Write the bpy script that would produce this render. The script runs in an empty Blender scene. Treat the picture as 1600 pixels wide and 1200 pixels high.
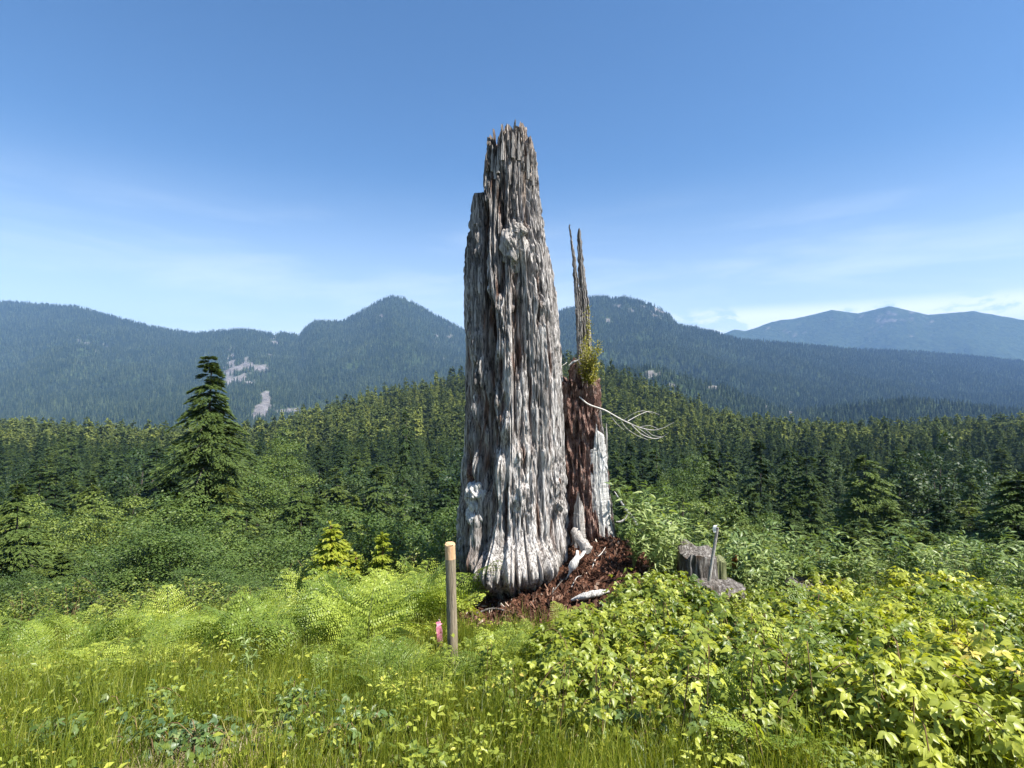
import bpy, math, random
import numpy as np
from mathutils import Vector, Matrix, Euler

random.seed(7)
RNG = np.random.default_rng(7)
R = math.radians
scene = bpy.context.scene
COL = scene.collection

# ------------------------------------------------------------------ camera
CAMZ = 1.65
F = 857.0                                  # focal length in pixels of the 1600 px wide photograph
cd = bpy.data.cameras.new('camera')
cam = bpy.data.objects.new('camera', cd)
COL.objects.link(cam)
cam.location = (0, 0, CAMZ)
cam.rotation_euler = (R(90), 0, 0)
cd.sensor_fit = 'HORIZONTAL'
cd.sensor_width = 36.0
cd.lens = 36.0 * F / 1600.0
cd.clip_start = 0.05
cd.clip_end = 40000
scene.camera = cam

# ------------------------------------------------------------------ world, sun, exposure
SUN_DIR = Vector((0.90, -0.44, 0)).normalized() * math.cos(R(56)) + Vector((0, 0, math.sin(R(56))))
world = bpy.data.worlds.new('World')
scene.world = world
world.use_nodes = True
nt = world.node_tree
nt.nodes.clear()


def N(nt, t, **kw):
    n = nt.nodes.new(t)
    for k, v in kw.items():
        if k == 'inp':
            for kk, vv in v.items():
                n.inputs[kk].default_value = vv
        else:
            setattr(n, k, v)
    return n


def math_node(nt, op, a, b=None, c=None, clamp=False):
    n = nt.nodes.new('ShaderNodeMath')
    n.operation = op
    n.use_clamp = clamp
    for i, v in enumerate((a, b, c)):
        if v is None:
            continue
        if isinstance(v, (int, float)):
            n.inputs[i].default_value = v
        else:
            nt.links.new(v, n.inputs[i])
    return n.outputs[0]


def sstep(nt, v, lo, hi, o0=0.0, o1=1.0):
    n = nt.nodes.new('ShaderNodeMapRange')
    n.interpolation_type = 'SMOOTHSTEP'
    nt.links.new(v, n.inputs[0])
    for i, x in enumerate((lo, hi, o0, o1)):
        n.inputs[i + 1].default_value = x
    return n.outputs[0]


sky = N(nt, 'ShaderNodeTexSky', sky_type='NISHITA', sun_disc=False, altitude=300.0,
        air_density=1.0, dust_density=0.35, ozone_density=2.2)
sky.sun_elevation = math.asin(SUN_DIR.z)
sky.sun_rotation = math.atan2(SUN_DIR.x, SUN_DIR.y)
tc = N(nt, 'ShaderNodeTexCoord')
sep = N(nt, 'ShaderNodeSeparateXYZ')
nt.links.new(tc.outputs['Generated'], sep.inputs[0])
SX, SY, SZ = sep.outputs


def cloud_noise(scale, stretch, detail, rough, tilt=0.0, off=(0, 0, 0)):
    mp = N(nt, 'ShaderNodeMapping')
    mp.inputs['Scale'].default_value = stretch
    mp.inputs['Rotation'].default_value = (0, tilt, 0)
    mp.inputs['Location'].default_value = off
    nt.links.new(tc.outputs['Generated'], mp.inputs['Vector'])
    n = N(nt, 'ShaderNodeTexNoise')
    n.inputs['Scale'].default_value = scale
    n.inputs['Detail'].default_value = detail
    n.inputs['Roughness'].default_value = rough
    n.inputs['Distortion'].default_value = 0.35
    nt.links.new(mp.outputs[0], n.inputs['Vector'])
    return n.outputs[0]


# thin cirrus veils low over the mountains, and small cumulus on the skyline
cir = cloud_noise(2.0, (1.2, 1.2, 7.0), 7, 0.55, R(7), (2.3, 0.4, 1.55))
cir = sstep(nt, cir, 0.42, 0.66)
band = math_node(nt, 'MULTIPLY', sstep(nt, SZ, 0.02, 0.10), sstep(nt, SZ, 0.16, 0.34, 1, 0))
cir = math_node(nt, 'MULTIPLY', math_node(nt, 'MULTIPLY', cir, band), 0.25)
cum = cloud_noise(11.0, (1.0, 1.0, 2.3), 8, 0.6, 0.0, (0.15, 0.0, 0.33))
cum = sstep(nt, cum, 0.38, 0.48)
cband = math_node(nt, 'MULTIPLY', sstep(nt, SZ, 0.075, 0.095), sstep(nt, SZ, 0.110, 0.136, 1, 0))
side = sstep(nt, math_node(nt, 'DIVIDE', SX, math_node(nt, 'MAXIMUM', SY, 0.02)), 0.22, 0.36)
cum = math_node(nt, 'MULTIPLY', math_node(nt, 'MULTIPLY', cum, cband), side)
veil = sstep(nt, SZ, -0.05, 0.38, 0.52, 0.0)
cc = math_node(nt, 'MAXIMUM', cir, cum)
cl = math_node(nt, 'ADD', cc, math_node(nt, 'MULTIPLY', veil, math_node(nt, 'SUBTRACT', 1.0, cc)), clamp=True)
mix = N(nt, 'ShaderNodeMix', data_type='RGBA')
nt.links.new(cl, mix.inputs[0])
hsv = N(nt, 'ShaderNodeHueSaturation')
hsv.inputs['Saturation'].default_value = 1.20
hsv.inputs['Value'].default_value = 1.0
nt.links.new(sky.outputs[0], hsv.inputs['Color'])
nt.links.new(hsv.outputs[0], mix.inputs[6])
mix.inputs[7].default_value = (7.4, 7.9, 8.2, 1)
bg = N(nt, 'ShaderNodeBackground')
bg.inputs['Strength'].default_value = 0.074
out = N(nt, 'ShaderNodeOutputWorld')
nt.links.new(mix.outputs[2], bg.inputs[0])
nt.links.new(bg.outputs[0], out.inputs[0])

sl = bpy.data.lights.new('sun', 'SUN')
sl.energy = 4.9
sl.angle = R(0.53)
sl.color = (1.0, 0.955, 0.88)
sun = bpy.data.objects.new('sun', sl)
COL.objects.link(sun)
sun.rotation_euler = (-SUN_DIR).to_track_quat('-Z', 'Y').to_euler()
sun.location = (20, -20, 40)

scene.view_settings.view_transform = 'Standard'
scene.view_settings.look = 'None'
scene.view_settings.gamma = 1.0
scene.view_settings.use_curve_mapping = False
scene.view_settings.exposure = 1.22
scene.render.engine = 'CYCLES'
cy = scene.cycles
cy.max_bounces = 5
cy.diffuse_bounces = 2
cy.glossy_bounces = 1
cy.transmission_bounces = 3
cy.volume_bounces = 0
cy.transparent_max_bounces = 8
cy.use_adaptive_sampling = True
cy.adaptive_threshold = 0.02
cy.use_denoising = True


# ------------------------------------------------------------------ numeric helpers
def px(x, y, Y):
    """point at depth Y seen at pixel (x, y) of the photograph"""
    return Vector(((x - 800) / F * Y, Y, CAMZ + (600 - y) / F * Y))


_G = np.array([[1, 1, 0], [-1, 1, 0], [1, -1, 0], [-1, -1, 0], [1, 0, 1], [-1, 0, 1], [1, 0, -1], [-1, 0, -1],
               [0, 1, 1], [0, -1, 1], [0, 1, -1], [0, -1, -1]], dtype=np.float64)


def _hash(ix, iy, iz, seed):
    h = (ix * 374761393 + iy * 668265263 + iz * 2147483647 + seed * 1274126177) & 0xFFFFFFFF
    h = ((h ^ (h >> 13)) * 1274126177) & 0xFFFFFFFF
    h = (h ^ (h >> 16))
    return h


def perlin(x, y, z=0.0, seed=0):
    x, y, z = np.broadcast_arrays(np.asarray(x, float), np.asarray(y, float), np.asarray(z, float))
    ix, iy, iz = (np.floor(v).astype(np.int64) for v in (x, y, z))
    fx, fy, fz = x - ix, y - iy, z - iz
    u, v, w = (t * t * t * (t * (t * 6 - 15) + 10) for t in (fx, fy, fz))
    res = 0.0
    for dx in (0, 1):
        for dy in (0, 1):
            for dz in (0, 1):
                g = _G[_hash(ix + dx, iy + dy, iz + dz, seed) % 12]
                d = g[..., 0] * (fx - dx) + g[..., 1] * (fy - dy) + g[..., 2] * (fz - dz)
                res = res + d * (u if dx else 1 - u) * (v if dy else 1 - v) * (w if dz else 1 - w)
    return res


def fbm(x, y, z=0.0, oct=4, seed=0, gain=0.5):
    a, s, t = 1.0, 0.0, 0.0
    for o in range(oct):
        s = s + a * perlin(x * 2 ** o, y * 2 ** o, z * 2 ** o, seed + 17 * o)
        t += a
        a *= gain
    return s / t


def ss(a, b, x):
    t = np.clip((np.asarray(x, float) - a) / (b - a), 0, 1)
    return t * t * (3 - 2 * t)


class MB:
    """collects faces and builds one mesh"""
    def __init__(self):
        self.V, self.F3, self.F4, self.n = [], [], [], 0
        self.m3, self.m4, self.T = [], [], []

    def add(self, V, F, mat=0, tint=None):
        V = np.asarray(V, dtype=np.float64).reshape(-1, 3)
        F = np.asarray(F, dtype=np.int64)
        if F.shape[1] == 3:
            self.F3.append(F + self.n)
            self.m3.append(np.full(len(F), mat))
        else:
            self.F4.append(F + self.n)
            self.m4.append(np.full(len(F), mat))
        self.V.append(V)
        if tint is None:
            tint = 0.5
        self.T.append(np.broadcast_to(np.asarray(tint, float), (len(V),)).copy())
        self.n += len(V)

    def mesh(self, name, mats, smooth=True):
        V = np.concatenate(self.V)
        loops, starts, mi = [], [], []
        pos = 0
        for FF, mm, k in ((self.F3, self.m3, 3), (self.F4, self.m4, 4)):
            if FF:
                A = np.concatenate(FF)
                loops.append(A.ravel())
                starts.append(pos + np.arange(len(A)) * k)
                pos += A.size
                mi.append(np.concatenate(mm))
        me = bpy.data.meshes.new(name)
        me.vertices.add(len(V))
        me.vertices.foreach_set('co', V.astype(np.float32).ravel())
        L = np.concatenate(loops).astype(np.int32)
        S = np.concatenate(starts).astype(np.int32)
        me.loops.add(len(L))
        me.loops.foreach_set('vertex_index', L)
        me.polygons.add(len(S))
        me.polygons.foreach_set('loop_start', S)
        me.polygons.foreach_set('material_index', np.concatenate(mi).astype(np.int32))
        me.polygons.foreach_set('use_smooth', np.full(len(S), smooth))
        at = me.attributes.new('tint', 'FLOAT', 'POINT')
        at.data.foreach_set('value', np.concatenate(self.T).astype(np.float32))
        me.update(calc_edges=True)
        me.validate()
        for m in (mats if isinstance(mats, (list, tuple)) else [mats]):
            me.materials.append(m)
        return me


def set_col(me, name, C):
    at = me.attributes.new(name, 'FLOAT_COLOR', 'POINT')
    C = np.concatenate([C, np.ones((len(C), 1))], axis=1)
    at.data.foreach_set('color', C.astype(np.float32).ravel())


def link(name, me, parent=None, **props):
    o = bpy.data.objects.new(name, me)
    COL.objects.link(o)
    if parent is not None:
        o.parent = parent
    for k, v in props.items():
        o[k] = v
    return o


def thing(name, label, cat, loc=(0, 0, 0), group=None, rz=0.0):
    o = bpy.data.objects.new(name, None)
    COL.objects.link(o)
    o.empty_display_size = 0.1
    o.location = loc
    o.rotation_euler = (0, 0, rz)
    o['label'] = label
    o['category'] = cat
    if group:
        o['group'] = group
    return o


def dup(root, loc, rot, scl, label=None, group=None):
    r = root.copy()
    COL.objects.link(r)
    r.location, r.rotation_euler, r.scale = loc, rot, scl
    if label:
        r['label'] = label
    if group:
        r['group'] = group
    for ch in root.children:
        c = ch.copy()
        COL.objects.link(c)
        c.parent = r
        for g in ch.children:
            d = g.copy()
            COL.objects.link(d)
            d.parent = c
    return r


def grid_faces(nr, nc, wrap=False):
    i = np.arange(nr - 1)[:, None]
    j = np.arange(nc if wrap else nc - 1)[None, :]
    j2 = (j + 1) % nc
    a = i * nc + j
    b = i * nc + j2
    c = (i + 1) * nc + j2
    d = (i + 1) * nc + j
    return np.stack([a, b, c, d], -1).reshape(-1, 4)


def tube(mb, pts, rad, n=8, mat=0, tint=0.5, rough=0.0, seed=0, cap=True, flat=1.0):
    P = np.array([list(p) for p in pts], float)
    m = len(P)
    rad = np.broadcast_to(np.asarray(rad, float), (m,))
    T = np.gradient(P, axis=0)
    T /= np.linalg.norm(T, axis=1)[:, None] + 1e-9
    ref = np.array([0, 0, 1.0]) if abs(T[:, 2]).mean() < 0.8 else np.array([0, 1.0, 0])
    A = np.cross(T, ref)
    A /= np.linalg.norm(A, axis=1)[:, None] + 1e-9
    B = np.cross(T, A)
    th = np.linspace(0, 2 * math.pi, n, endpoint=False)
    rr = rad[:, None] * np.ones((m, n))
    if rough:
        rr = rr * (1 + rough * 2 * perlin(np.cos(th)[None, :] * 2 + seed, np.sin(th)[None, :] * 2, np.arange(m)[:, None] * 0.45, seed))
    V = P[:, None, :] + rr[..., None] * (np.cos(th)[None, :, None] * A[:, None, :] + flat * np.sin(th)[None, :, None] * B[:, None, :])
    V = V.reshape(-1, 3)
    mb.add(V, grid_faces(m, n, True), mat, tint)
    if cap:
        for k, base in ((0, 0), (m - 1, (m - 1) * n)):
            c = P[k]
            W = np.vstack([V[base:base + n], c])
            f = [[i, (i + 1) % n, n] if k else [(i + 1) % n, i, n] for i in range(n)]
            mb.add(W, f, mat, tint)


def spline(pts, n):
    """Catmull-Rom through the points"""
    P = [Vector(p) for p in pts]
    P = [P[0] * 2 - P[1]] + P + [P[-1] * 2 - P[-2]]
    res = []
    segs = len(P) - 3
    for k in range(n):
        t = k / (n - 1) * segs
        i = min(int(t), segs - 1)
        f = t - i
        a, b, c, d = P[i:i + 4]
        res.append(0.5 * ((2 * b) + (c - a) * f + (2 * a - 5 * b + 4 * c - d) * f * f + (3 * b - a - 3 * c + d) * f ** 3))
    return res


# ------------------------------------------------------------------ materials
def new_mat(name):
    m = bpy.data.materials.new(name)
    m.use_nodes = True
    nt = m.node_tree
    for n in list(nt.nodes):
        nt.nodes.remove(n)
    o = nt.nodes.new('ShaderNodeOutputMaterial')
    return m, nt, o


def ramp(nt, fac, stops, interp='LINEAR'):
    r = nt.nodes.new('ShaderNodeValToRGB')
    r.color_ramp.interpolation = interp
    el = r.color_ramp.elements
    while len(el) > 1:
        el.remove(el[-1])
    el[0].position = stops[0][0]
    el[0].color = (*stops[0][1], 1)
    for p, c in stops[1:]:
        e = el.new(p)
        e.color = (*c, 1)
    if fac is not None:
        nt.links.new(fac, r.inputs[0])
    return r.outputs[0]


def leaf_mat(name, stops, trans=0.4, rough=0.45, spec=0.35, wobj=0.5, noise=0.0, nscale=3.0, pos=False):
    m, nt, o = new_mat(name)
    at = N(nt, 'ShaderNodeAttribute', attribute_name='tint')
    oi = N(nt, 'ShaderNodeObjectInfo')
    a = math_node(nt, 'MULTIPLY', at.outputs['Fac'], 1 - wobj)
    f = math_node(nt, 'ADD', a, math_node(nt, 'MULTIPLY', oi.outputs['Random'], wobj))
    if noise:
        if pos:
            g = N(nt, 'ShaderNodeNewGeometry').outputs['Position']
        else:
            g = N(nt, 'ShaderNodeTexCoord').outputs['Object']
        nz = N(nt, 'ShaderNodeTexNoise', inp={'Scale': nscale, 'Detail': 3.0})
        nt.links.new(g, nz.inputs['Vector'])
        f = math_node(nt, 'ADD', f, math_node(nt, 'MULTIPLY', math_node(nt, 'SUBTRACT', nz.outputs[0], 0.5), noise))
    c = ramp(nt, f, stops)
    p = N(nt, 'ShaderNodeBsdfPrincipled')
    nt.links.new(c, p.inputs['Base Color'])
    p.inputs['Roughness'].default_value = rough
    p.inputs['Specular IOR Level'].default_value = spec
    t = N(nt, 'ShaderNodeBsdfTranslucent')
    tcx = N(nt, 'ShaderNodeMix', data_type='RGBA', blend_type='MULTIPLY')
    tcx.inputs[0].default_value = 1.0
    nt.links.new(c, tcx.inputs[6])
    tcx.inputs[7].default_value = (1.5, 1.45, 0.55, 1)
    nt.links.new(tcx.outputs[2], t.inputs['Color'])
    mx = N(nt, 'ShaderNodeMixShader')
    mx.inputs[0].default_value = trans
    nt.links.new(p.outputs[0], mx.inputs[1])
    nt.links.new(t.outputs[0], mx.inputs[2])
    nt.links.new(mx.outputs[0], o.inputs[0])
    return m


def wood_mat(name, stops, scale=(14, 14, 1.6), nscale=2.2, bump=0.6, dist=0.01, rough=0.85, col_attr=None, spec=0.15,
             grime=None, fine=(60, 60, 7)):
    """weathered wood: grain stretched along the object's z"""
    m, nt, o = new_mat(name)
    tcn = N(nt, 'ShaderNodeTexCoord')

    def noise(sc, s, det, ro, dis=0.4):
        mp = N(nt, 'ShaderNodeMapping')
        mp.inputs['Scale'].default_value = sc
        nt.links.new(tcn.outputs['Object'], mp.inputs[0])
        n = N(nt, 'ShaderNodeTexNoise', inp={'Scale': s, 'Detail': det, 'Roughness': ro, 'Distortion': dis})
        nt.links.new(mp.outputs[0], n.inputs['Vector'])
        return n.outputs[0]
    a = noise(scale, nscale, 7.0, 0.65)
    b = noise(fine, nscale, 6.0, 0.7, 0.2)
    f = math_node(nt, 'ADD', math_node(nt, 'MULTIPLY', a, 0.55), math_node(nt, 'MULTIPLY', b, 0.45))
    f = sstep(nt, f, 0.33, 0.67)
    c = ramp(nt, f, stops)
    if grime:
        g = noise((3, 3, 2), 1.6, 5.0, 0.6)
        mg = N(nt, 'ShaderNodeMix', data_type='RGBA')
        nt.links.new(sstep(nt, g, grime[1], grime[1] + 0.12), mg.inputs[0])
        nt.links.new(c, mg.inputs[6])
        mg.inputs[7].default_value = (*grime[0], 1)
        c = mg.outputs[2]
    if col_attr:
        at = N(nt, 'ShaderNodeAttribute', attribute_name=col_attr)
        mm = N(nt, 'ShaderNodeMix', data_type='RGBA', blend_type='MULTIPLY')
        mm.inputs[0].default_value = 1
        nt.links.new(c, mm.inputs[6])
        nt.links.new(at.outputs['Color'], mm.inputs[7])
        c = mm.outputs[2]
    p = N(nt, 'ShaderNodeBsdfPrincipled')
    nt.links.new(c, p.inputs['Base Color'])
    p.inputs['Roughness'].default_value = rough
    p.inputs['Specular IOR Level'].default_value = spec
    bp = N(nt, 'ShaderNodeBump')
    bp.inputs['Strength'].default_value = bump
    bp.inputs['Distance'].default_value = dist
    nt.links.new(f, bp.inputs['Height'])
    nt.links.new(bp.outputs[0], p.inputs['Normal'])
    nt.links.new(p.outputs[0], o.inputs[0])
    return m


def noise_mat(name, stops, scale=4.0, det=6, rough=0.95, bump=0.5, dist=0.02, spec=0.1, world=False, s2=None, col_attr=None):
    m, nt, o = new_mat(name)
    v = N(nt, 'ShaderNodeNewGeometry').outputs['Position'] if world else N(nt, 'ShaderNodeTexCoord').outputs['Object']
    n = N(nt, 'ShaderNodeTexNoise', inp={'Scale': scale, 'Detail': float(det), 'Roughness': 0.65})
    nt.links.new(v, n.inputs['Vector'])
    f = n.outputs[0]
    if s2:
        n2 = N(nt, 'ShaderNodeTexNoise', inp={'Scale': s2, 'Detail': 4.0, 'Roughness': 0.6})
        nt.links.new(v, n2.inputs['Vector'])
        f = math_node(nt, 'ADD', math_node(nt, 'MULTIPLY', f, 0.5), math_node(nt, 'MULTIPLY', n2.outputs[0], 0.5))
    f = sstep(nt, f, 0.32, 0.68)
    c = ramp(nt, f, stops)
    if col_attr:
        at = N(nt, 'ShaderNodeAttribute', attribute_name=col_attr)
        mm = N(nt, 'ShaderNodeMix', data_type='RGBA', blend_type='MULTIPLY')
        mm.inputs[0].default_value = 1
        nt.links.new(c, mm.inputs[6])
        nt.links.new(at.outputs['Color'], mm.inputs[7])
        c = mm.outputs[2]
    p = N(nt, 'ShaderNodeBsdfPrincipled')
    nt.links.new(c, p.inputs['Base Color'])
    p.inputs['Roughness'].default_value = rough
    p.inputs['Specular IOR Level'].default_value = spec
    bp = N(nt, 'ShaderNodeBump')
    bp.inputs['Strength'].default_value = bump
    bp.inputs['Distance'].default_value = dist
    nt.links.new(f, bp.inputs['Height'])
    nt.links.new(bp.outputs[0], p.inputs['Normal'])
    nt.links.new(p.outputs[0], o.inputs[0])
    return m


M = {}
M['snag'] = wood_mat('weathered_snag_wood', [(0, (0.018, 0.015, 0.014)), (0.22, (0.10, 0.09, 0.085)), (0.45, (0.34, 0.32, 0.305)), (0.75, (0.54, 0.515, 0.49)), (1, (0.74, 0.72, 0.69))],
                     scale=(26, 26, 1.8), nscale=1.6, bump=1.0, dist=0.012, col_attr='col', fine=(62, 62, 6))
M['pale'] = wood_mat('bleached_wood', [(0, (0.07, 0.06, 0.055)), (0.3, (0.34, 0.32, 0.30)), (0.6, (0.60, 0.58, 0.55)), (1, (0.80, 0.78, 0.74))],
                     scale=(26, 26, 3.0), nscale=1.6, bump=0.7, dist=0.006)
M['silver'] = wood_mat('silver_wood', [(0, (0.05, 0.045, 0.042)), (0.22, (0.30, 0.285, 0.27)), (0.5, (0.60, 0.585, 0.56)), (1, (0.80, 0.78, 0.75))],
                       scale=(26, 26, 1.6), bump=0.9, dist=0.01, fine=(70, 70, 6))
M['rot'] = wood_mat('red_rotten_wood', [(0, (0.020, 0.012, 0.010)), (0.25, (0.12, 0.068, 0.054)), (0.55, (0.28, 0.165, 0.132)), (0.8, (0.38, 0.27, 0.225)), (1, (0.48, 0.40, 0.35))],
                    scale=(12, 12, 5), nscale=1.7, bump=1.0, dist=0.02, fine=(55, 55, 25), spec=0.05)
M['spire'] = wood_mat('split_spire_wood', [(0, (0.07, 0.06, 0.055)), (0.4, (0.28, 0.255, 0.235)), (1, (0.56, 0.53, 0.49))],
                      scale=(40, 40, 2.0), nscale=1.5, bump=0.7, dist=0.006)
M['spike'] = wood_mat('dark_shaded_spike_wood', [(0, (0.03, 0.026, 0.024)), (0.4, (0.15, 0.135, 0.125)), (0.75, (0.34, 0.32, 0.30)), (1, (0.55, 0.53, 0.50))],
                      scale=(50, 50, 2.0), nscale=1.5, bump=0.9, dist=0.01, fine=(110, 110, 8))  # darker copy of the spire wood, shade of the left faces in its colour
M['post'] = wood_mat('post_wood', [(0, (0.14, 0.11, 0.075)), (0.5, (0.25, 0.205, 0.145)), (1, (0.36, 0.30, 0.215))],
                     scale=(60, 60, 4), nscale=1.2, bump=0.35, dist=0.002, fine=(160, 160, 12))
M['post_top'] = wood_mat('fresh_post_wood', [(0, (0.42, 0.25, 0.13)), (0.5, (0.55, 0.34, 0.19)), (1, (0.68, 0.46, 0.28))],
                         scale=(50, 50, 4), nscale=1.2, bump=0.25, dist=0.002, fine=(160, 160, 12))
M['stump'] = wood_mat('stump_wood', [(0, (0.025, 0.021, 0.019)), (0.4, (0.11, 0.095, 0.083)), (0.75, (0.24, 0.22, 0.20)), (1, (0.42, 0.40, 0.37))],
                      scale=(24, 24, 3.5), nscale=1.5, bump=0.9, dist=0.012, grime=((0.13, 0.075, 0.045), 0.56))
M['rust'] = wood_mat('orange_rotten_wood', [(0, (0.16, 0.06, 0.02)), (0.5, (0.34, 0.13, 0.045)), (1, (0.5, 0.24, 0.1))], scale=(40, 40, 8), nscale=1.4, bump=0.5, dist=0.004)
M['mosswood'] = wood_mat('mossy_wood', [(0, (0.06, 0.07, 0.03)), (0.5, (0.14, 0.15, 0.07)), (1, (0.25, 0.25, 0.14))], scale=(40, 40, 8), nscale=1.4, bump=0.5, dist=0.004)
M['bark'] = wood_mat('tree_bark', [(0, (0.03, 0.025, 0.02)), (0.5, (0.09, 0.075, 0.06)), (1, (0.2, 0.175, 0.15))], scale=(6, 6, 1.2), nscale=1.5, bump=0.8, dist=0.05)
M['twig'] = wood_mat('bleached_twig', [(0, (0.30, 0.28, 0.25)), (0.5, (0.52, 0.49, 0.45)), (1, (0.7, 0.67, 0.62))], scale=(60, 60, 60), bump=0.2, dist=0.001)
M['cane'] = noise_mat('cane', [(0, (0.10, 0.055, 0.03)), (1, (0.22, 0.16, 0.08))], scale=20, bump=0.1)
M['stalk'] = noise_mat('green_stalk', [(0, (0.08, 0.11, 0.03)), (1, (0.20, 0.22, 0.08))], scale=20, bump=0.1)
M['mound'] = noise_mat('crumbled_red_wood_soil', [(0, (0.026, 0.013, 0.009)), (0.45, (0.10, 0.047, 0.031)), (0.8, (0.20, 0.095, 0.060)), (1, (0.30, 0.17, 0.11))],
                       scale=9, s2=45, bump=1.0, dist=0.04, spec=0.03)
M['chip'] = leaf_mat('red_wood_chip', [(0, (0.023, 0.014, 0.011)), (0.4, (0.085, 0.044, 0.031)), (0.75, (0.183, 0.100, 0.067)), (0.92, (0.287, 0.181, 0.129)), (1, (0.548, 0.501, 0.419))], trans=0.0, rough=0.95, spec=0.05, wobj=0.95, noise=0.6, nscale=2.5, pos=True)

# greens
M['grass'] = leaf_mat('grass_blade', [(0, (0.039, 0.061, 0.008)), (0.35, (0.122, 0.166, 0.018)), (0.7, (0.238, 0.269, 0.032)), (0.93, (0.361, 0.358, 0.060)), (1, (0.592, 0.486, 0.200))], trans=0.45, wobj=0.45, noise=0.5, nscale=1.3, pos=True)
M['drygrass'] = leaf_mat('dry_grass_blade', [(0, (0.22, 0.17, 0.09)), (0.6, (0.42, 0.34, 0.20)), (1, (0.50, 0.45, 0.30))], trans=0.3, wobj=0.5)
M['fern'] = leaf_mat('bracken_green', [(0, (0.065, 0.112, 0.021)), (0.4, (0.160, 0.231, 0.036)), (0.8, (0.319, 0.385, 0.055)), (1, (0.478, 0.504, 0.091))], trans=0.33, wobj=0.6)
M['bramble'] = leaf_mat('bramble_leaf', [(0, (0.058, 0.104, 0.020)), (0.35, (0.169, 0.220, 0.033)), (0.65, (0.312, 0.354, 0.050)), (0.90, (0.468, 0.488, 0.077)), (0.97, (0.585, 0.488, 0.110)), (1.0, (0.546, 0.293, 0.132))], trans=0.36, rough=0.4, spec=0.4, wobj=0.75)
M['bramble_dull'] = leaf_mat('bramble_leaf_dull', [(0, (0.05, 0.095, 0.035)), (0.5, (0.12, 0.19, 0.06)), (0.9, (0.20, 0.27, 0.09)), (1.0, (0.30, 0.19, 0.12))], trans=0.3, rough=0.42, spec=0.45, wobj=0.75)
M['willow'] = leaf_mat('willow_leaf', [(0, (0.088, 0.144, 0.042)), (0.5, (0.200, 0.276, 0.084)), (1.0, (0.400, 0.456, 0.180))], trans=0.35, rough=0.42, spec=0.45, wobj=0.7)
M['olive'] = leaf_mat('olive_shrub_leaf', [(0, (0.085, 0.091, 0.013)), (0.5, (0.206, 0.202, 0.028)), (1.0, (0.411, 0.377, 0.055))], trans=0.3, wobj=0.1)
M['young'] = leaf_mat('young_conifer_needles', [(0, (0.088, 0.144, 0.017)), (0.5, (0.263, 0.312, 0.033)), (1.0, (0.500, 0.480, 0.066))], trans=0.35, wobj=0.1)
M['huck'] = leaf_mat('bank_shrub_leaf', [(0, (0.033, 0.060, 0.017)), (0.5, (0.111, 0.156, 0.029)), (1.0, (0.273, 0.312, 0.054))], trans=0.28, wobj=0.4)
M['fir'] = leaf_mat('fir_needles', [(0, (0.013, 0.028, 0.011)), (0.5, (0.046, 0.077, 0.021)), (1.0, (0.133, 0.178, 0.037))], trans=0.14, rough=0.6, spec=0.2, wobj=0.55)
M['fir_near'] = leaf_mat('near_fir_needles', [(0, (0.012, 0.025, 0.010)), (0.5, (0.041, 0.073, 0.020)), (1.0, (0.119, 0.165, 0.035))], trans=0.14, rough=0.6, spec=0.2, wobj=0.55)
M['hemlock'] = leaf_mat('hemlock_needles', [(0, (0.012, 0.026, 0.010)), (0.5, (0.044, 0.075, 0.020)), (1.0, (0.119, 0.152, 0.032))], trans=0.18, rough=0.6, spec=0.2, wobj=0.55)
M['hemlock_near'] = leaf_mat('near_hemlock_needles', [(0, (0.022, 0.043, 0.014)), (0.5, (0.080, 0.122, 0.028)), (1.0, (0.217, 0.250, 0.045))], trans=0.18, rough=0.6, spec=0.2, wobj=0.55)
M['alder'] = leaf_mat('alder_leaf', [(0, (0.014, 0.029, 0.011)), (0.5, (0.039, 0.070, 0.020)), (1.0, (0.098, 0.135, 0.034))], trans=0.20, rough=0.5, spec=0.25, wobj=0.55)
M['alder_near'] = leaf_mat('near_alder_leaf', [(0, (0.028, 0.052, 0.015)), (0.5, (0.078, 0.125, 0.027)), (1.0, (0.197, 0.242, 0.046))], trans=0.20, rough=0.5, spec=0.25, wobj=0.55)
M['farfir'] = leaf_mat('far_conifer_needles', [(0, (0.042, 0.060, 0.021)), (0.5, (0.115, 0.149, 0.042)), (1.0, (0.268, 0.294, 0.069))], trans=0.15, rough=0.7, spec=0.1, wobj=0.7, noise=0.7, nscale=0.012, pos=True)
M['mtnfir'] = leaf_mat('mountain_conifer_needles', [(0, (0.016, 0.033, 0.014)), (0.5, (0.036, 0.054, 0.024)), (1.0, (0.109, 0.140, 0.060))], trans=0.1, rough=0.8, spec=0.05, wobj=0.7, noise=0.6, nscale=0.004, pos=True)
M['ground'] = noise_mat('forest_floor', [(0, (0.012, 0.018, 0.007)), (0.5, (0.032, 0.040, 0.014)), (1, (0.07, 0.075, 0.03))], scale=1.2, s2=14, bump=0.8, dist=0.05, world=True)


# ------------------------------------------------------------------ terrain
_PY = np.array([-400, 2.2, 3.9, 6.9, 8.5, 12, 20, 40, 60, 90, 120, 200, 300, 5000])
_PZ = np.array([0.0, 0.0, -0.36, -1.05, -2.1, -4.8, -9.5, -19.0, -26.5, -34.0, -40.0, -48.0, -52.0, -52.0])
_RX = np.array([-900, -300, 0, 200, 350, 400, 450, 500, 560, 600, 680, 730, 800, 870, 930, 1000, 1060, 1100, 1160, 1200, 1250, 1400, 1600, 2600])
_RY = np.array([700, 640, 655, 672, 678, 668, 648, 634, 616, 606, 590, 577, 560, 547, 560, 587, 610, 630, 650, 655, 660, 664, 650, 690.])
RIDGE_Y = 700.0
TREE_H = 21.0


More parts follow.
